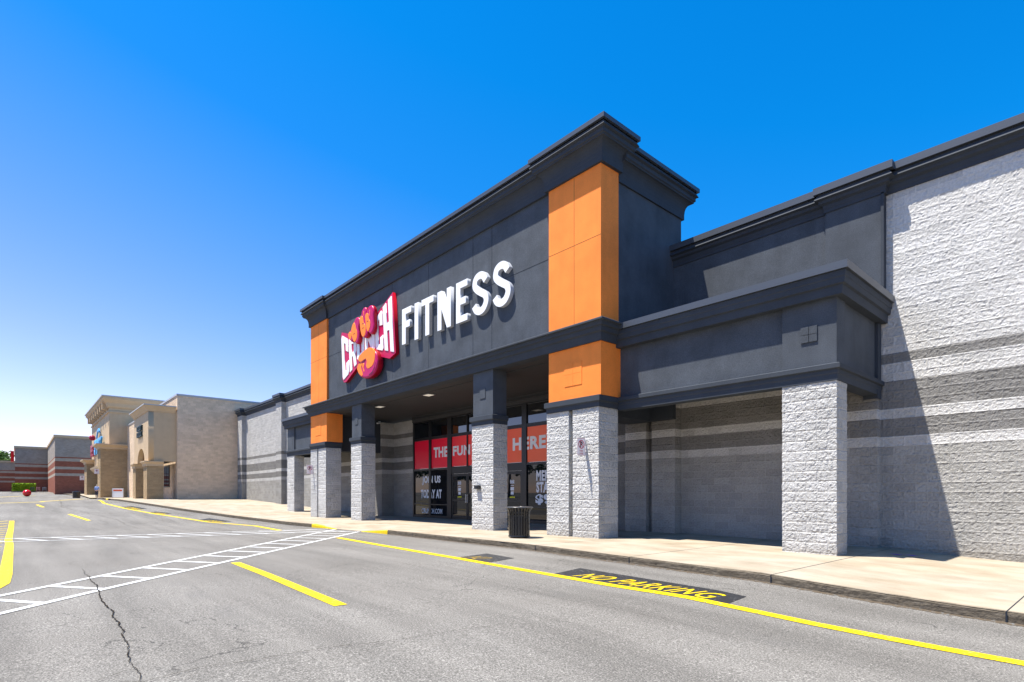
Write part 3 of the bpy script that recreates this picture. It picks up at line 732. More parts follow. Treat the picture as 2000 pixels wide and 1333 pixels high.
# call box on the middle pier
cb_ = MB().box(-15.16, -14.93, 11.68, 11.8, 1.53, 1.66).box(-15.12, -14.97, 11.665, 11.68, 1.56, 1.62).build('call_box', M_black, bevel=.006)
tag(cb_, 'small black metal box mounted on the sunlit face of the pier left of the bin', 'wall box')

# ============================================================ SIGNS ON THE FACADE
em = thing('emblem_sign', (-23.2, 11.9, 7.9), 'crimson bow tie shaped wall sign with white CRUNCH lettering gripped by an orange fist', 'sign')
banner = [(-25.68, 9.19), (-25.77, 9.05), (-25.67, 7.94), (-25.60, 6.91), (-25.42, 6.72), (-25.18, 6.73), (-24.11, 7.20), (-23.27, 7.62), (-22.6, 7.68), (-22.19, 7.52), (-21.81, 7.30), (-21.06, 7.08), (-20.53, 7.22), (-20.78, 9.81), (-21.67, 9.44), (-22.43, 9.15), (-23.0, 8.98), (-23.65, 8.9), (-24.83, 8.93)]
bo = shape2d('banner', [banner], .17, M_crim, 11.73, em)
bo.data.materials.append(M_redside)
for p in bo.data.polygons:
    if abs(p.normal.y) < .5: p.material_index = 1
Q = {'C': ((-25.70, 9.05), (-24.97, 8.72), (-24.84, 7.08), (-25.52, 6.82)), 'R': ((-24.89, 8.69), (-24.11, 8.55), (-24.06, 7.38), (-24.76, 7.10)),
     'U': ((-24.03, 8.60), (-23.34, 8.62), (-23.30, 7.78), (-24.02, 7.52)), 'N': ((-23.25, 8.62), (-22.36, 8.85), (-22.29, 7.72), (-23.22, 7.85)),
     'D': ((-22.29, 8.98), (-21.66, 9.33), (-21.52, 7.50), (-22.23, 7.70)), 'H': ((-21.60, 9.38), (-20.88, 9.67), (-20.64, 7.28), (-21.42, 7.50))}
GL = {'C': [[(1, .62), (1, .93), (.85, 1), (.12, 1), (0, .92), (0, .08), (.12, 0), (.85, 0), (1, .07), (1, .38), (.62, .34), (.62, .16), (.38, .16), (.38, .84), (.62, .84), (.62, .66)]],
      'R': [[(0, 0), (.36, 0), (.36, .42), (.5, .42), (.66, 0), (1, 0), (.84, .45), (1, .55), (1, .92), (.86, 1), (0, 1)], [(.36, .56), (.36, .84), (.64, .84), (.64, .56)]],
      'U': [[(0, 1), (0, .08), (.12, 0), (.88, 0), (1, .08), (1, 1), (.64, 1), (.64, .17), (.36, .17), (.36, 1)]],
      'N': [[(0, 0), (.3, 0), (.3, .55), (.66, 0), (1, 0), (1, 1), (.7, 1), (.7, .48), (.34, 1), (0, 1)]],
      'H': [[(0, 0), (.37, 0), (.37, .42), (.63, .42), (.63, 0), (1, 0), (1, 1), (.63, 1), (.63, .58), (.37, .58), (.37, 1), (0, 1)]]}
GL['D'] = GL['C']
def quadmap(q, u, v):
    tl, tr, br_, bl = [Vector(a) for a in q]
    p = bl.lerp(br_, u).lerp(tl.lerp(tr, u), v); return (p.x, p.y)
for k in ('C', 'R', 'U', 'N', 'D', 'H'):
    lp = [[quadmap(Q[k], u, v) for u, v in l] for l in GL[k]]
    shape2d('letter', lp, .03, M_white, 11.705, em)
F_ = {'finger': [[(-24.47, 8.79), (-24.36, 8.93), (-24.19, 8.95), (-24.05, 8.87), (-23.97, 8.55), (-24.03, 8.4), (-24.17, 8.38), (-24.34, 8.48), (-24.46, 8.66)],
                 [(-24.15, 8.89), (-24.09, 9.09), (-23.9, 9.29), (-23.7, 9.4), (-23.50, 9.36), (-23.36, 9.22), (-23.37, 9.05), (-23.45, 8.85), (-23.42, 8.62), (-23.43, 8.40), (-23.5, 8.26), (-23.64, 8.19), (-23.83, 8.27), (-23.98, 8.44), (-24.1, 8.69)],
                 [(-23.26, 9.13), (-23.22, 9.39), (-23.07, 9.62), (-22.85, 9.66), (-22.72, 9.52), (-22.70, 9.30), (-22.72, 9.0), (-22.68, 8.66), (-22.63, 8.42), (-22.82, 8.29), (-23.04, 8.40), (-23.22, 8.70)],
                 [(-22.76, 9.02), (-22.72, 9.35), (-22.55, 9.57), (-22.31, 9.61), (-22.12, 9.5), (-22.03, 9.3), (-22.05, 9.1), (-22.04, 8.87), (-22.03, 8.56), (-22.15, 8.39), (-22.31, 8.35), (-22.52, 8.46), (-22.69, 8.66)]]}
OF = [[(-24.44, 8.76), (-24.36, 8.85), (-24.25, 8.83), (-24.19, 8.71), (-24.20, 8.59), (-24.29, 8.52), (-24.40, 8.64)],
      [(-24.10, 8.87), (-24.04, 9.03), (-23.89, 9.15), (-23.79, 9.03), (-23.74, 8.88), (-23.66, 8.72), (-23.66, 8.52), (-23.76, 8.38), (-23.88, 8.38), (-23.99, 8.53), (-24.09, 8.73)],
      [(-23.21, 9.24), (-23.05, 9.24), (-22.95, 8.97), (-22.84, 8.82), (-22.80, 8.63), (-22.87, 8.46), (-23.01, 8.42), (-23.15, 8.62), (-23.21, 8.87)],
      [(-22.70, 9.26), (-22.53, 9.24), (-22.47, 9.03), (-22.38, 8.87), (-22.40, 8.68), (-22.54, 8.56), (-22.66, 8.74), (-22.71, 9.02)]]
fy = 11.50
def swell(lp, kx, kz):
    cx = sum(a for a, _ in lp)/len(lp); cz = sum(b for _, b in lp)/len(lp)
    return [(cx+(a-cx)*kx, cz+(b-cz)*kz) for a, b in lp]
for lp, ol in zip(F_['finger'], OF):
    f = shape2d('finger', [lp], .22, M_mag, fy, em, .075, True)
    f.data.materials.append(M_redside)
    for p in f.data.polygons:
        if abs(p.normal.y) < .35: p.material_index = 1
    o = shape2d('orange_patch', [swell(ol, 1.32, 1.14)], .07, M_ofist, fy-.012, None, .02, True); o.parent = f; o.matrix_parent_inverse = f.matrix_world.inverted() if False else em.matrix_basis.inverted() @ em.matrix_basis
M_line, _, _ = base('thin dark outline', (.12, .005, .03), .5)
for (cx, cz) in ((-23.85, 8.66), (-22.98, 8.73), (-22.56, 8.93), (-22.98, 8.93)):
    lp = [(cx-.09+.18*i/8, cz+.05*math.sin(math.pi*i/8)) for i in range(9)] + [(cx+.08-.16*i/8, cz+.028*math.sin(math.pi*i/8)-.004) for i in range(9)]
    shape2d('knuckle_line', [lp], .006, M_line, fy-.018, em)
for a in (((-22.97, 9.5), (-22.93, 9.5), (-22.90, 9.28), (-22.94, 9.28)), ((-22.38, 9.42), (-22.34, 9.42), (-22.36, 9.16), (-22.40, 9.16))):
    shape2d('highlight_stripe', [a], .006, M_ofist, fy-.006, em)
palm = [(-23.43, 7.51), (-23.13, 7.67), (-22.83, 7.76), (-22.47, 7.79), (-22.0, 7.58), (-21.82, 7.42), (-21.72, 7.19), (-21.70, 6.97), (-21.79, 6.77), (-21.95, 6.62), (-22.22, 6.51), (-22.65, 6.48), (-23.13, 6.57), (-23.43, 6.73), (-23.58, 6.93), (-23.64, 7.08), (-23.48, 7.24), (-23.49, 7.38)]
pm = shape2d('palm', [palm], .33, M_mag, fy, em, .08, True); pm.data.materials.append(M_redside)
for p in pm.data.polygons:
    if abs(p.normal.y) < .35: p.material_index = 1
for lp in ([(-23.38, 7.50), (-23.13, 7.62), (-22.76, 7.71), (-22.47, 7.74), (-22.02, 7.53), (-21.98, 7.21), (-22.15, 6.98), (-22.36, 6.92), (-22.58, 6.91), (-22.70, 7.06), (-22.66, 7.24), (-22.83, 7.33), (-23.05, 7.30), (-23.24, 7.31), (-23.39, 7.41)],
           [(-23.39, 7.22), (-23.08, 7.19), (-23.17, 7.02), (-23.08, 6.80), (-23.05, 6.68), (-23.30, 6.74), (-23.48, 6.92), (-23.54, 7.06)],
           [(-23.02, 7.17), (-22.89, 7.12), (-22.94, 6.98), (-22.89, 6.80), (-22.99, 6.91)]):
    shape2d('orange_patch', [swell(lp, 1.1, 1.08)], .07, M_ofist, fy-.012, em, .018, True)
shape2d('crease_line', [[(-22.45, 6.60), (-22.15, 6.68), (-21.95, 6.86), (-21.86, 7.05), (-21.84, 7.0), (-21.92, 6.80), (-22.12, 6.62), (-22.4, 6.56)]], .006, M_line, fy-.006, em)
shape2d('thumb_crease', [[(-23.4, 7.30), (-23.2, 7.26), (-22.95, 7.29), (-22.72, 7.36), (-22.71, 7.33), (-22.93, 7.24), (-23.2, 7.215), (-23.4, 7.26)]], .006, M_line, fy-.018, em)

fs = thing('letter_sign', (-16.7, 11.9, 7.46), 'raised white FITNESS letters on the dark wall right of the fist emblem', 'sign')
zt, zb = 8.90, 7.46
LT = [[(-20.06, zb), (-19.78, zb), (-19.78, 8.11), (-19.47, 8.11), (-19.47, 8.38), (-19.78, 8.38), (-19.78, 8.66), (-19.36, 8.66), (-19.36, zt), (-20.06, zt)],
      [(-19.1, zb), (-18.83, zb), (-18.83, zt), (-19.1, zt)],
      [(-18.32, zb), (-18.05, zb), (-18.05, 8.66), (-17.76, 8.66), (-17.76, zt), (-18.59, zt), (-18.59, 8.66), (-18.32, 8.66)],
      [(-17.49, zb), (-17.23, zb), (-17.23, 8.22), (-16.88, zb), (-16.63, zb), (-16.63, zt), (-16.88, zt), (-16.88, 8.16), (-17.22, zt), (-17.49, zt)],
      [(-16.30, zb), (-15.63, zb), (-15.63, 7.69), (-16.05, 7.69), (-16.05, 8.08), (-15.73, 8.08), (-15.73, 8.32), (-16.05, 8.32), (-16.05, 8.67), (-15.63, 8.67), (-15.63, zt), (-16.30, zt)]]
def S_shape(xc):
    pts = []   # centre line, bottom hook to top hook
    ctl = [(-.33, 7.83), (-.22, 7.66), (-.02, 7.58), (.20, 7.65), (.33, 7.86), (.27, 8.06), (.06, 8.20), (-.14, 8.33), (-.29, 8.50), (-.24, 8.72), (-.04, 8.80), (.16, 8.75), (.30, 8.56)]
    n = len(ctl); P = []
    for i in range(n-1):
        p0, p1, p2, p3 = [Vector(ctl[max(0, min(n-1, i+k))]) for k in (-1, 0, 1, 2)]
        for j in range(5):
            t = j/5; P.append(.5*((2*p1)+(-p0+p2)*t+(2*p0-5*p1+4*p2-p3)*t*t+(-p0+3*p1-3*p2+p3)*t**3))
    P.append(Vector(ctl[-1])); l = []; r = []
    for i, p in enumerate(P):
        d = (P[min(i+1, len(P)-1)]-P[max(i-1, 0)]).normalized(); nn = Vector((-d.y, d.x))*.122
        l.append((xc+p.x+nn.x, p.y+nn.y)); r.append((xc+p.x-nn.x, p.y-nn.y))
    return l+r[::-1]
LT += [S_shape(-14.92), S_shape(-13.80)]
for lp in LT:
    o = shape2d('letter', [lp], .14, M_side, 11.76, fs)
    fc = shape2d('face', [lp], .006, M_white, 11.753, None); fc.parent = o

# ============================================================ NO PARKING SIGNS
M_plate, _, _ = base('white sign plate', (.78, .74, .76), .4, .4); M_sred, _, _ = base('sign red', (.42, .02, .06), .5); M_sblk, _, _ = base('sign black', (.02, .01, .03), .5)
M_alu, _, _ = base('aluminium', (.35, .35, .37), .4, .5, .7)
def np_sign(x, ywall, z0, label, wd=.33, ht=.48):
    """plate at right angles to the wall, facing +X"""
    t = thing('parking_sign', (x, ywall, z0), label, 'sign', 'no parking signs projecting from the piers')
    b = MB().box(x-.004, x+.004, ywall-wd-.02, ywall-.02, z0, z0+ht); b.build('plate', [M_plate], t)
    b = MB().box(x-.02, x-.005, ywall-.35, ywall+.01, z0+.08, z0+.1).box(x-.02, x-.005, ywall-.35, ywall+.01, z0+ht-.1, z0+ht-.08); b.build('bracket', M_alu, t)
    yc = ywall-.02-wd/2
    MX = Matrix.Translation((x+.0055, yc, 0)) @ Matrix.Rotation(R(90), 4, 'Z') @ Matrix.Rotation(R(90), 4, 'X')
    ring = lambda r, n=28: [(r*math.cos(2*math.pi*i/n), z0+ht*.64+r*math.sin(2*math.pi*i/n)) for i in range(n)]
    shape2d('ring', [ring(.12), ring(.095)], .002, M_sred, 0, t, M=MX)
    zc = z0+ht*.64
    text_obj('symbol', 'P', (-.05, .055, zc-.08, zc+.08), M_sblk, MX, t, .05, 0, .001)
    MX2 = Matrix.Translation((.0025, 0, 0)) @ MX
    shape2d('slash', [[(-.078, zc+.062), (-.062, zc+.078), (.078, zc-.062), (.062, zc-.078)]], .001, M_sred, 0, t, M=MX2)
    text_obj('lettering', 'FIRE', (-.07, .07, z0+.105, z0+.15), M_sred, MX, t, .01, 0, .001)
    text_obj('lettering', 'LANE', (-.075, .075, z0+.035, z0+.08), M_sred, MX, t, .01, 0, .001)
    fr = MB(); e = .008
    fr.box(x+.0042, x+.0052, yc-wd/2+.008, yc+wd/2-.008, z0+.01, z0+.01+e); fr.box(x+.0042, x+.0052, yc-wd/2+.008, yc+wd/2-.008, z0+ht-.01-e, z0+ht-.01)
    fr.box(x+.0042, x+.0052, yc-wd/2+.008, yc-wd/2+.008+e, z0+.02, z0+ht-.02); fr.box(x+.0042, x+.0052, yc+wd/2-.008-e, yc+wd/2-.008, z0+.02, z0+ht-.02)
    fr.build('border', M_sred, t); return t
np_sign(-10.24, 11.8, 2.42, 'no parking fire lane sign on the nearest grooved pier, right of the bin')
np_sign(-29.35, 11.8, 2.43, 'no parking fire lane sign on the grooved pier under the left orange tower')

# ============================================================ LITTER BIN
bx, by = -11.5, 10.45; bz = walk_z(bx, by)
tb = thing('litter_bin', (bx, by, bz), 'black slatted steel litter bin with flared rim in front of the storefront', 'litter bin')
M_bin, _, _ = base('black powder coat', (.012, .012, .013), .25, .5)
m_ = MB(); n = 24
for i in range(n):
    a = 2*math.pi*i/n; ca, sa = math.cos(a), math.sin(a); w2 = .019
    prof = [(.295, .05), (.30, .62), (.315, .74), (.365, .83)]
    rows = []
    for r_, z_ in prof:
        rows.append([(bx+ca*r_-sa*w2*s_, by+sa*r_+ca*w2*s_, bz+z_) for s_ in (-1, 1)])
    m_.grid(rows)
    m_.grid([[(q[0]-ca*.008, q[1]-sa*.008, q[2]) for q in r_] for r_ in rows])
m_.build('slats', M_bin, tb, fix=False)
m_ = MB()
for z_, r_ in ((.06, .286), (.60, .29), (.68, .296)): m_.lathe([(r_, z_), (r_, z_+.04), (r_-.012, z_+.04), (r_-.012, z_), (r_, z_)], (bx, by, bz))
m_.build('hoops', M_bin, tb)
m_ = MB(); m_.lathe([(.35, .83), (.385, .83), (.395, .845), (.385, .862), (.22, .872), (.15, .868), (.15, .85), (.35, .83)], (bx, by, bz), 32); m_.build('rim', base('worn bin rim', (.06, .06, .062), .3, .5)[0], tb, smooth=True)
m_ = MB(); m_.lathe([(.0, .08), (.235, .08), (.235, .8), (.225, .8), (.225, .1), (0, .1)], (bx, by, bz)); m_.build('liner', M_black, tb)
m_ = MB(); m_.lathe([(.0, .03), (.30, .03), (.305, .05), (.30, .07), (0, .07)], (bx, by, bz))
for k in range(3): a = k*2.09+.4; m_.tube((bx+.2*math.cos(a), by+.2*math.sin(a), bz), (bx+.2*math.cos(a), by+.2*math.sin(a), bz+.04), .025)
m_.build('base', M_bin, tb)

# litter scraps by the right pillar
M_purple, _, _ = base('purple paper', (.16, .06, .38), .6)
lz = walk_z(-3.4, 14.2)+.012
sc_ = MB(); sc_.grid([[(-3.75+.09*i, 14.15+.03*math.sin(i*1.7)+dy, lz+.012*abs(math.sin(i*2.1+dy*9))) for dy in (0, .05, .1)] for i in range(9)])
tag(sc_.build('paper_scrap', M_purple), 'crumpled purple paper scrap lying in shade beside the rightmost pillar', 'litter')

# ============================================================ TAN STORES
M_tanb = block('tan block', [(0, (.74, .565, .40))], .2, .4, 0, .2, .003)
M_tan = stucco('tan stucco', (.52, .385, .24), .05, .2); M_tant = stucco('tan moulding', (.52, .39, .25), .04, .15)
M_tanp = block('tan pier block', [(0, (.46, .33, .19))], .2, .4, 0, .6, .006)
M_lead, _, _ = base('grey metal edge', (.42, .42, .42), .5, .4, .3)
M_dglass = glass('dark shop glass', (.01, .012, .015))
tan = thing('tan_store', (-59, 10.4, .9), 'tan block store with an arched stucco entrance porch next to the dark gym', 'building')
MB().box(-100, -55.72, 10.37, 30, .2, 9.95).build('wall', M_tanb, tan)
MB().box(-100, -55.66, 10.31, 30, 9.952, 10.12).build('coping', M_lead, tan)
# window on the front wall
MB().box(-61.5, -58.9, 10.33, 10.37, 2.0, 4.0).build('window', M_black, tan)
MB().box(-61.4, -60.25, 10.31, 10.33, 2.1, 3.9).box(-60.15, -59.0, 10.31, 10.33, 2.1, 3.9).build('window_pane', M_dglass, tan)
px0, px1, py0 = -63.6, -56.0, 8.27
# porch with arch opening
arch = []
xl, xr, zs = px0+1.9, px1-1.9, 4.25
arch = [(px0, 4.2), (px0, 8.55), (px1, 8.55), (px1, 4.2), (xr, 4.2)] + [((xl+xr)/2+(xr-xl)/2*math.cos(a), 4.25+1.2*math.sin(a)) for a in [math.pi*i/14 for i in range(15)]] + [(xl, 4.2)]
shape2d('porch_wall', [arch], .4, M_tan, py0, tan)
MB().box(px1-.4, px1, py0+.4, 10.37, 4.2, 8.55).build('porch_wall', M_tan, tan); MB().box(px0, px0+.4, py0+.4, 10.37, 4.2, 8.55).build('porch_wall', M_tan, tan)
def tan_cornice(path, z, parent, o=.3):
    c = MB(); c.sweep(path, [(-.3, z-.09), (o*.9, z-.09), (o*.55, z-.3), (o*.25, z-.45), (.05, z-.55), (-.3, z-.55)]); c.build('cornice', M_tant, parent)
    c = MB(); c.sweep(path, [(-.3, z), (o+.03, z), (o+.03, z-.085), (-.3, z-.085)]); c.build('coping', M_lead, parent)
tan_cornice([(px0, 10.3), (px0, py0), (px1, py0), (px1, 10.3)], 9.0, tan, .35)
for a, b in ((px0-.05, px0+1.5), (px1-1.75, px1+.05)):
    MB().box(a, b, py0-.1, py0+1.1, .2, 3.75).build('porch_pier', M_tanp, tan)
    c = MB(); c.sweep([(a, py0+1.1), (a, py0-.1), (b, py0-.1), (b, py0+1.1)], [(-.2, 3.76), (.06, 3.76), (.08, 3.95), (.22, 4.12), (.22, 4.19), (-.2, 4.19)]); c.build('pier_cap', M_tant, tan)
MB().box(px0+.3, px1-.3, py0+.3, 10.3, 4.22, 4.3).build('porch_ceiling', M_soff, tan)
# small dark two-line sign, letters too small to read: blocky strokes
sg = thing('shop_sign', (-59.9, py0, 7.0), 'small dark lettered sign high on the tan arched porch', 'sign')
M_teal, _, _ = base('dark teal letters', (.02, .05, .06), .4)
rnd = random.Random(5)
for row, (z0, z1, n) in enumerate(((7.05, 7.5, 6), (6.5, 6.95, 7))):
    w_ = 2.6/n; m_ = MB()
    for k in range(n):
        xa = -61.2+k*w_
        m_.box(xa, xa+.09, py0-.16, py0-.01, z0, z1); m_.box(xa+.1, xa+w_-.08, py0-.16, py0-.01, z1-.1 if k % 2 else z0, z1 if k % 2 else z0+.1)
    m_.build('letters', M_teal, sg)

big = thing('tall_tan_store', (-86, 8.5, .9), 'tall tan stucco store front with bracketed cornice and block piers', 'building')
bx0, bx1, byf = -107.5, -85.5, 8.5
MB().box(bx0, bx1, byf, byf+.6, 4.7, 12.2).box(bx1-.6, bx1, byf+.6, 26, 4.4, 12.2).box(bx0, bx0+.6, byf+.6, 26, .3, 12.2).build('wall', M_tan, big)
MB().box(bx0, bx1-.6, 15.5, 16, .3, 4.7).build('wall', M_tan, big)
MB().box(-92, -90.8, 15.42, 15.5, 1.0, 3.4).box(-89.6, -86.6, 15.42, 15.5, 1.0, 3.7).build('entrance_glass', M_dglass, big)
MB().box(bx0, bx1, byf+.6, 15.5, 4.4, 4.6).build('soffit', M_soff, big)
c = MB(); c.sweep([(bx0, 26), (bx0, byf), (bx1, byf), (bx1, 26)], [(-.4, 12.2), (.1, 12.2), (.22, 12.35), (.3, 12.75), (.7, 13.2), (.72, 13.45), (-.4, 13.45)]); c.build('cornice', M_tant, big)
c = MB(); c.sweep([(bx0, 26), (bx0, byf), (bx1, byf), (bx1, 26)], [(-.4, 13.6), (.85, 13.6), (.85, 13.455), (-.4, 13.455)]); c.build('coping', M_lead, big)
c = MB(); c.sweep([(bx0, 26), (bx0, byf), (bx1, byf), (bx1, 26)], [(-.1, 11.6), (.12, 11.6), (.12, 11.75), (.05, 11.85), (-.1, 11.85)]); c.build('moulding', M_tant, big)
M_brk, _, _ = base('cornice bracket shade', (.30, .24, .17), .8)
for i in range(8):
    x = bx0+1.4+i*(bx1-bx0-2.8)/7
    MB().box(x-.28, x+.28, byf-.62, byf, 12.05, 12.95).build('bracket', M_tant, big)
c = MB(); c.sweep([(bx0+4, byf), (bx1-3.3, byf)], [(-.3, 4.5), (.1, 4.5), (.5, 4.95), (.55, 5.2), (.3, 5.25), (-.3, 5.25)]); c.build('door_canopy', M_tant, big)
for a, b, zt_ in ((bx0-.3, bx0+3.6, 5.9), (bx1-3.2, bx1+.1, 7.0)):
    MB().box(a, b, byf-.9, byf+4.2, .2, zt_).build('pier', M_tanp, big)
    c = MB(); c.sweep([(a, byf+4.2), (a, byf-.9), (b, byf-.9), (b, byf+4.2)], [(-.2, zt_), (.1, zt_), (.12, zt_+.2), (.5, zt_+.5), (.5, zt_+.62), (-.2, zt_+.62)]); c.build('pier_cap', M_tant, big)
M_pred, _, _ = base('dark red letters', (.30, .01, .05), .4); M_pblue, _, _ = base('sky blue letters', (.05, .30, .62), .4)
ps = thing('shop_sign', (-96, byf, 7), 'red and blue lettered shop sign with a ball high on the tall tan store', 'sign')
text_obj('lettering', 'PET', (-104.6, -99.9, 6.9, 8.6), M_pred, MF(byf-.3), ps, .03, 0, .1)
text_obj('lettering', 'SMART', (-99.4, -90.6, 6.9, 9.0), M_pblue, MF(byf-.3), ps, .03, 0, .1)
m_ = MB(); m_.lathe([(.4*math.sin(math.pi*i/10), .4*math.cos(math.pi*i/10)) for i in range(11)], (-100.6, byf-.5, 9.5), 16); m_.build('ball', M_pred, ps, smooth=True)
shape2d('swoosh', [[(-98.0, 9.3), (-96.5, 10.3), (-94.8, 10.4), (-93.2, 9.6), (-94.8, 10.05), (-96.3, 9.95), (-97.6, 9.15)]], .15, M_pblue, byf-.3, ps)
np_sign(-86.5, byf-.9, 3.9, 'no parking sign on the right pier of the tall tan store', .5, .62)
np_sign(-107, byf-.9, 3.5, 'no parking sign on the left pier of the tall tan store', .6, .7)

# ============================================================ BRICK STORES
def brickm(name, warm=1.0):
    RB = (.30*warm, .105, .065); GB = (.36, .31, .26); SB = (.44, .37, .29)
    return block(name, [(0, RB), (5.0, SB), (5.5, RB), (6.3, SB), (6.8, RB), (7.9, SB), (8.5, RB), (8.75, GB)], .2, .4, 0, .3)
M_brick = brickm('red and grey banded brick')
b1 = thing('brick_store', (-142, 5.4, 1.2), 'banded red and grey brick store corner beyond the tall tan store', 'building')
MB().box(-185, -142, 5.4, 60, .5, 12.6).build('wall', M_brick, b1)
MB().box(-185.4, -141.8, 5.2, 60, 12.605, 13.1).build('coping', M_tant, b1)
b2 = thing('brick_store', (-178, -1, 1.5), 'lower dark brick store end wall behind the green hedge', 'building')
MB().box(-230, -178, -.6, 60, .8, 12.4).build('wall', M_brick, b2)
MB().box(-230, -177.8, -.8, 60, 12.405, 12.9).build('coping', M_tant, b2)
M_tred, _, _ = base('bright red sign', (.7, .0, .01), .4)
ts = thing('round_sign', (-176, -1.2, 9), 'bright red sign edge on the corner of the dark brick store', 'sign')
MB().box(-190, -184, -1.4, -.81, 9.5, 12).build('panel', M_tred, ts)
b3 = thing('brick_store', (-230, -12, 2), 'farthest brick store at the left edge of the picture', 'building')
MB().box(-300, -232, -30, 40, .8, 11.2).build('wall', M_brick, b3)
MB().box(-300, -231.7, -30.2, 40, 11.205, 11.7).build('coping', M_tant, b3)
# rooftop unit
ru = thing('rooftop_unit', (-160, 9, 13), 'small blue grey rooftop unit above the brick store', 'rooftop unit')
M_ru, _, _ = base('blue grey metal', (.25, .4, .6), .5)
MB().box(-160, -157, 6.6, 8, 12.7, 14.2).build('casing', M_ru, ru); MB().box(-159.5, -157.5, 6.5, 6.6, 13.1, 13.9).build('grille', M_lead, ru)

# ============================================================ SMALL FAR THINGS
# banner board
fb = thing('sandwich_board', (-70, 8.3, .95), 'white board sign with an orange red heading band on the pavement', 'sign board')
q = Matrix.Translation((-69.2, 7.6, gz(-69)+.14)) @ Matrix.Rotation(R(48), 4, 'Z')
def local_box(name, mat, M, *a, parent=None):
    o = MB().box(*a).build(name, mat); o.data.transform(M)
    if parent: attach(o, parent)
    return o
M_bwhite, _, _ = base('white board', (.8, .8, .8), .4); M_bred, _, _ = base('orange red band', (.62, .1, .03), .5)
local_box('board', M_bwhite, q, -.55, .55, -.03, .03, .08, .98, parent=fb)
local_box('heading', M_bred, q, -.45, .45, -.036, -.031, .70, .87, parent=fb)
local_box('frame', M_alu, q, -.58, -.55, -.05, .05, 0, 1.0, parent=fb); local_box('frame', M_alu, q, .55, .58, -.05, .05, 0, 1.0, parent=fb)
# far bin
fx, fyy = -82.3, 5.07; fz = gz(fx)+.1
b_ = thing('litter_bin', (fx, fyy, fz), 'short black litter bin in front of the brick store corner', 'litter bin')
m_ = MB(); m_.lathe([(0, 0), (.36, 0), (.38, .7), (.42, .72), (.42, .78), (.3, .8), (0, .8)], (fx, fyy, fz), 16); m_.build('body', M_bin, b_)
# red ball
cx_, cy_ = -97.5, .85; cz_ = gz(cx_)
m_ = MB(); m_.lathe([(.45*math.sin(math.pi*i/14), .45-.45*math.cos(math.pi*i/14)) for i in range(15)], (0, 0, 0), 28)
rb, _, _ = base('glossy red ball', (.55, .005, .01), .2, .6)
o = m_.build('ball_bollard', rb, smooth=True); o.location = (cx_, cy_, cz_); tag(o, 'glossy red concrete ball bollard in front of the hedge', 'bollard')
# foliage
def leafm(name, c1, c2):
    m, t, b = base(name, c1, .6, .3)
    r = N(t, 'ObjectInfo'); p = pos(t)
    c = ramp(t, noise(t, 2.2, 4, p), [(.35, c1), (.65, c2)]); t.links.new(c, b.inputs['Base Color']); return m
M_leaf = leafm('green leaves', (.03, .07, .012), (.10, .19, .03)); M_hedge = leafm('yellow green hedge leaves', (.14, .26, .008), (.36, .5, .015)); M_bark, _, _ = base('bark', (.09, .065, .045), .9)
def leaves(m_, c, r, n, s, rnd):
    for _ in range(n):
        d = Vector((rnd.gauss(0, 1), rnd.gauss(0, 1), rnd.gauss(0, 1))).normalized()*(rnd.random()**.45)
        p = Vector((c[0]+d.x*r[0], c[1]+d.y*r[1], c[2]+d.z*r[2]))
        a = Vector((rnd.uniform(-1, 1), rnd.uniform(-1, 1), rnd.uniform(-1, 1))).normalized()*s*rnd.uniform(.6, 1.3); b = a.orthogonal().normalized()*s*.6
        b.rotate(Matrix.Rotation(rnd.uniform(0, 6.28), 3, a.normalized()))
        m_.poly([p-a, p-b*.8, p+a, p+b])
def tree(x, y, h, r, seed, label, n=2200, s=.28):
    rnd = random.Random(seed); z = gz(x)-.3
    t = thing('tree', (x, y, z), label, 'tree', 'trees beyond the stores and the car park')
    m_ = MB(); m_.tube((x, y, z), (x+.2, y, z+h*.35), h*.028, h*.018, 9); m_.tube((x+.2, y, z+h*.35), (x, y+.2, z+h*.75), h*.018, h*.006, 7)
    cl = []
    for k in range(9):
        a = k*2.4; q_ = (x+math.cos(a)*r*.6*rnd.uniform(.5, 1.1), y+math.sin(a)*r*.6*rnd.uniform(.5, 1.1), z+h*rnd.uniform(.45, .9))
        m_.tube((x+.2, y, z+h*rnd.uniform(.3, .45)), q_, h*.009, h*.003, 6); cl.append(q_)
    m_.build('trunk', M_bark, t)
    m_ = MB(); cl.append((x, y, z+h*.85))
    for q_ in cl: leaves(m_, q_, (r*.45, r*.45, h*.15), n//10, s, rnd)
    m_.build('crown', M_leaf, t, fix=False)
# behind the stores
tree(-250, 6, 14.6, 5, 1, 'broad green tree crown rising over the dark brick store roof, left one', s=.5)
tree(-262, 17, 15.5, 5, 2, 'bushy green tree top showing over the dark brick store', s=.5)
tree(-262, 26, 16, 4.5, 3, 'smaller green tree top showing beside the rooftop unit', s=.5)
tree(-242, -4.5, 13.5, 5, 4, 'dark green tree over the roof of the farthest brick store', s=.45)
tree(-168, -5.2, 5.5, 1.8, 5, 'small light green tree at the far left edge of the parking lot', s=.3)
# across the car park, mirrored in the shop glass
for i, (x, y) in enumerate(((-60, -32), (-67, -38), (-74, -33), (-82, -37), (-90, -33), (-98, -37), (-106, -33), (-116, -36))):
    tree(x, y, 10+(i*37 % 4), 5.2, 20+i, 'leafy tree across the parking lot mirrored in the shop windows', 2400, .42)
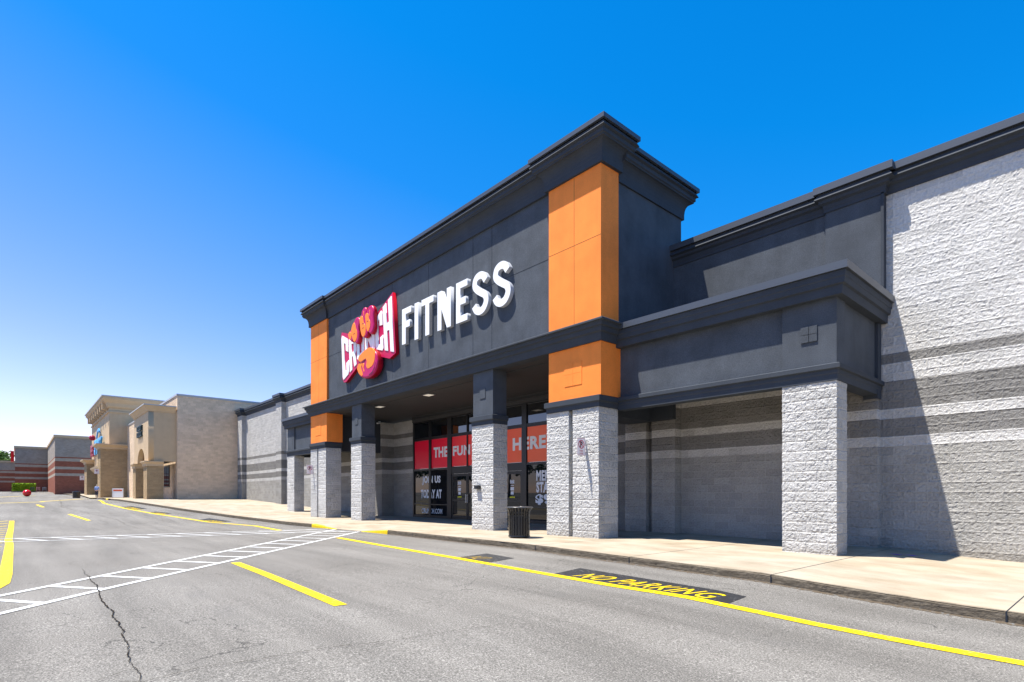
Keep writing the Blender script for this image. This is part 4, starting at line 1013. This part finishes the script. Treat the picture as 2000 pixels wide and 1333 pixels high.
# hedge
hx, hy = -158, .9; hz = gz(hx)
hd = thing('hedge', (hx, hy, hz), 'clipped bright yellow green hedge in front of the dark brick wall', 'hedge')
m_ = MB(); rnd = random.Random(9)
for _ in range(2600):
    f = rnd.randrange(3); p = Vector((hx+rnd.uniform(-1, 1), hy+rnd.uniform(-1.9, 1.9), hz+.25+rnd.uniform(0, 1.55)))
    if f == 0: p.x = hx+1+rnd.uniform(-.08, .08)
    elif f == 1: p.z = hz+1.8+rnd.uniform(-.1, .1)
    a = Vector((rnd.uniform(-1, 1), rnd.uniform(-1, 1), rnd.uniform(-1, 1))).normalized()*.13; b = a.orthogonal().normalized()*.09
    m_.poly([p-a, p-b, p+a, p+b])
m_.build('foliage', M_hedge, hd, fix=False); MB().box(hx-.9, hx+.9, hy-1.75, hy+1.75, hz, hz+1.65).build('stems', M_leaf, hd)
MB().box(hx-1.1, hx+1.1, hy-2, hy+2, hz, hz+.18).build('planter_edge', M_conc, hd)
# shopping trolleys against the brick wall
def cart(x, y, label, col):
    z = gz(x)+.02; t = thing('shopping_cart', (x, y, z), label, 'shopping cart', 'shopping carts parked by the brick wall')
    mt, _, _ = base('cart frame', col, .4, .5)
    m_ = MB()
    for s_ in (-.28, .28):
        m_.tube((x-.35, y+s_, z+.12), (x+.4, y+s_, z+.15), .03, seg=6); m_.tube((x-.35, y+s_, z+.12), (x-.4, y+s_, z+1.02), .03, seg=6)
    m_.tube((x-.45, y-.3, z+1.05), (x-.45, y+.3, z+1.05), .035, seg=6); m_.build('frame', mt, t)
    m_ = MB(); rows = [[(x-.38, y-.27, z+.55), (x+.5, y-.2, z+.6)], [(x-.4, y-.3, z+1.0), (x+.55, y-.24, z+.92)]]
    for k in range(9):
        f = k/8
        for s_ in (-1, 1): m_.tube((x-.38+.88*f, y+s_*.25, z+.5), (x-.4+.93*f, y+s_*.28, z+.98), .014, seg=4)
        m_.tube((x+.52, y-.22+.44*f, z+.55), (x+.55, y-.24+.48*f, z+.93), .014, seg=4)
    for zz in (.52, .75, .97):
        m_.tube((x-.4, y-.28, z+zz), (x+.55, y-.25, z+zz-.02), .02, seg=4); m_.tube((x-.4, y+.28, z+zz), (x+.55, y+.25, z+zz-.02), .02, seg=4); m_.tube((x+.55, y-.25, z+zz-.02), (x+.55, y+.25, z+zz-.02), .02, seg=4)
    m_.build('basket', mt, t)
    for dx_, dy_ in ((-.3, -.26), (-.3, .26), (.38, -.22), (.38, .22)): MB().tube((x+dx_, y+dy_-.02, z+.06), (x+dx_, y+dy_+.02, z+.06), .06, seg=10).build('wheel', M_black, t)
    t.location = (x, y, z); return t
for k, (y, lb, c_) in enumerate(((2.2+1.4, 'black shopping cart nearest the hedge', (.03, .04, .05)), (3.1+1.4, 'pink and grey shopping cart, middle one by the brick wall', (.45, .22, .22)), (4.1+1.4, 'grey shopping cart closest to the brick corner', (.22, .25, .27)))):
    cart(-153+.2*k, y-1.4, lb, c_)
# person walking
def person(x, y, z, h, rz, label):
    t = thing('person', (x, y, z), label, 'person')
    me = bpy.data.meshes.new('body'); sc_ = h/1.75
    V = [(0, 0, .93), (0, 0, 1.15), (0, 0, 1.38), (0, .01, 1.50), (0, .03, 1.62), (0, .03, 1.72), (-.19, 0, 1.40), (-.25, .05, 1.14), (-.24, .2, .95), (-.24, .26, .88), (.19, 0, 1.40), (.26, -.06, 1.14), (.27, -.02, .92), (.27, 0, .84),
         (-.10, 0, .88), (-.11, .12, .50), (-.11, .10, .09), (-.11, .22, .03), (.10, 0, .88), (.11, -.06, .50), (.11, -.22, .12), (.11, -.12, .03)]
    E_ = [(0, 1), (1, 2), (2, 3), (3, 4), (4, 5), (2, 6), (6, 7), (7, 8), (8, 9), (2, 10), (10, 11), (11, 12), (12, 13), (0, 14), (14, 15), (15, 16), (16, 17), (0, 18), (18, 19), (19, 20), (20, 21)]
    RR = [.14, .13, .15, .06, .09, .08, .065, .05, .04, .045, .065, .05, .04, .045, .095, .07, .05, .045, .095, .07, .05, .045]
    me.from_pydata(V, E_, []); o = bpy.data.objects.new('body', me); COL.objects.link(o)
    sm = o.modifiers.new('skin', 'SKIN'); 
    for v, r in zip(me.skin_vertices[0].data, RR): v.radius = (r, r)
    me.skin_vertices[0].data[0].use_root = True
    o.modifiers.new('sub', 'SUBSURF').levels = 1
    dg = bpy.context.evaluated_depsgraph_get(); m2 = bpy.data.meshes.new_from_object(o.evaluated_get(dg)); bpy.data.objects.remove(o)
    cols = [('blue shirt', (.22, .32, .60)), ('dark trousers', (.02, .03, .07)), ('skin', (.5, .3, .2)), ('white shoes', (.7, .7, .7)), ('grey hair', (.35, .33, .3))]
    for nme, c in cols: m2.materials.append(base(nme, c, .7)[0])
    for p in m2.polygons:
        c = p.center; p.use_smooth = True
        p.material_index = 3 if c.z < .08 else 1 if c.z < .92 and abs(c.x) < .22 else 2 if c.z < .98 else 0 if c.z < 1.47 else (4 if c.z > 1.66 or c.y < -.02 else 2)
    m2.transform(Matrix.Translation((x, y, z)) @ Matrix.Rotation(rz, 4, 'Z') @ Matrix.Scale(sc_, 4))
    ob = bpy.data.objects.new('body', m2); COL.objects.link(ob); attach(ob, t)
person(-84.3, 7.35-.2, gz(-84.3)+.12, 1.65, R(70), 'person in a light blue shirt and dark trousers walking past the tall tan store')

# every remaining top-level mesh that belongs to the setting is tagged; fix parent offsets of sub-parts
for o in bpy.data.objects:
    if o.parent and o.parent.type == 'MESH': o.matrix_parent_inverse = Matrix.Identity(4)
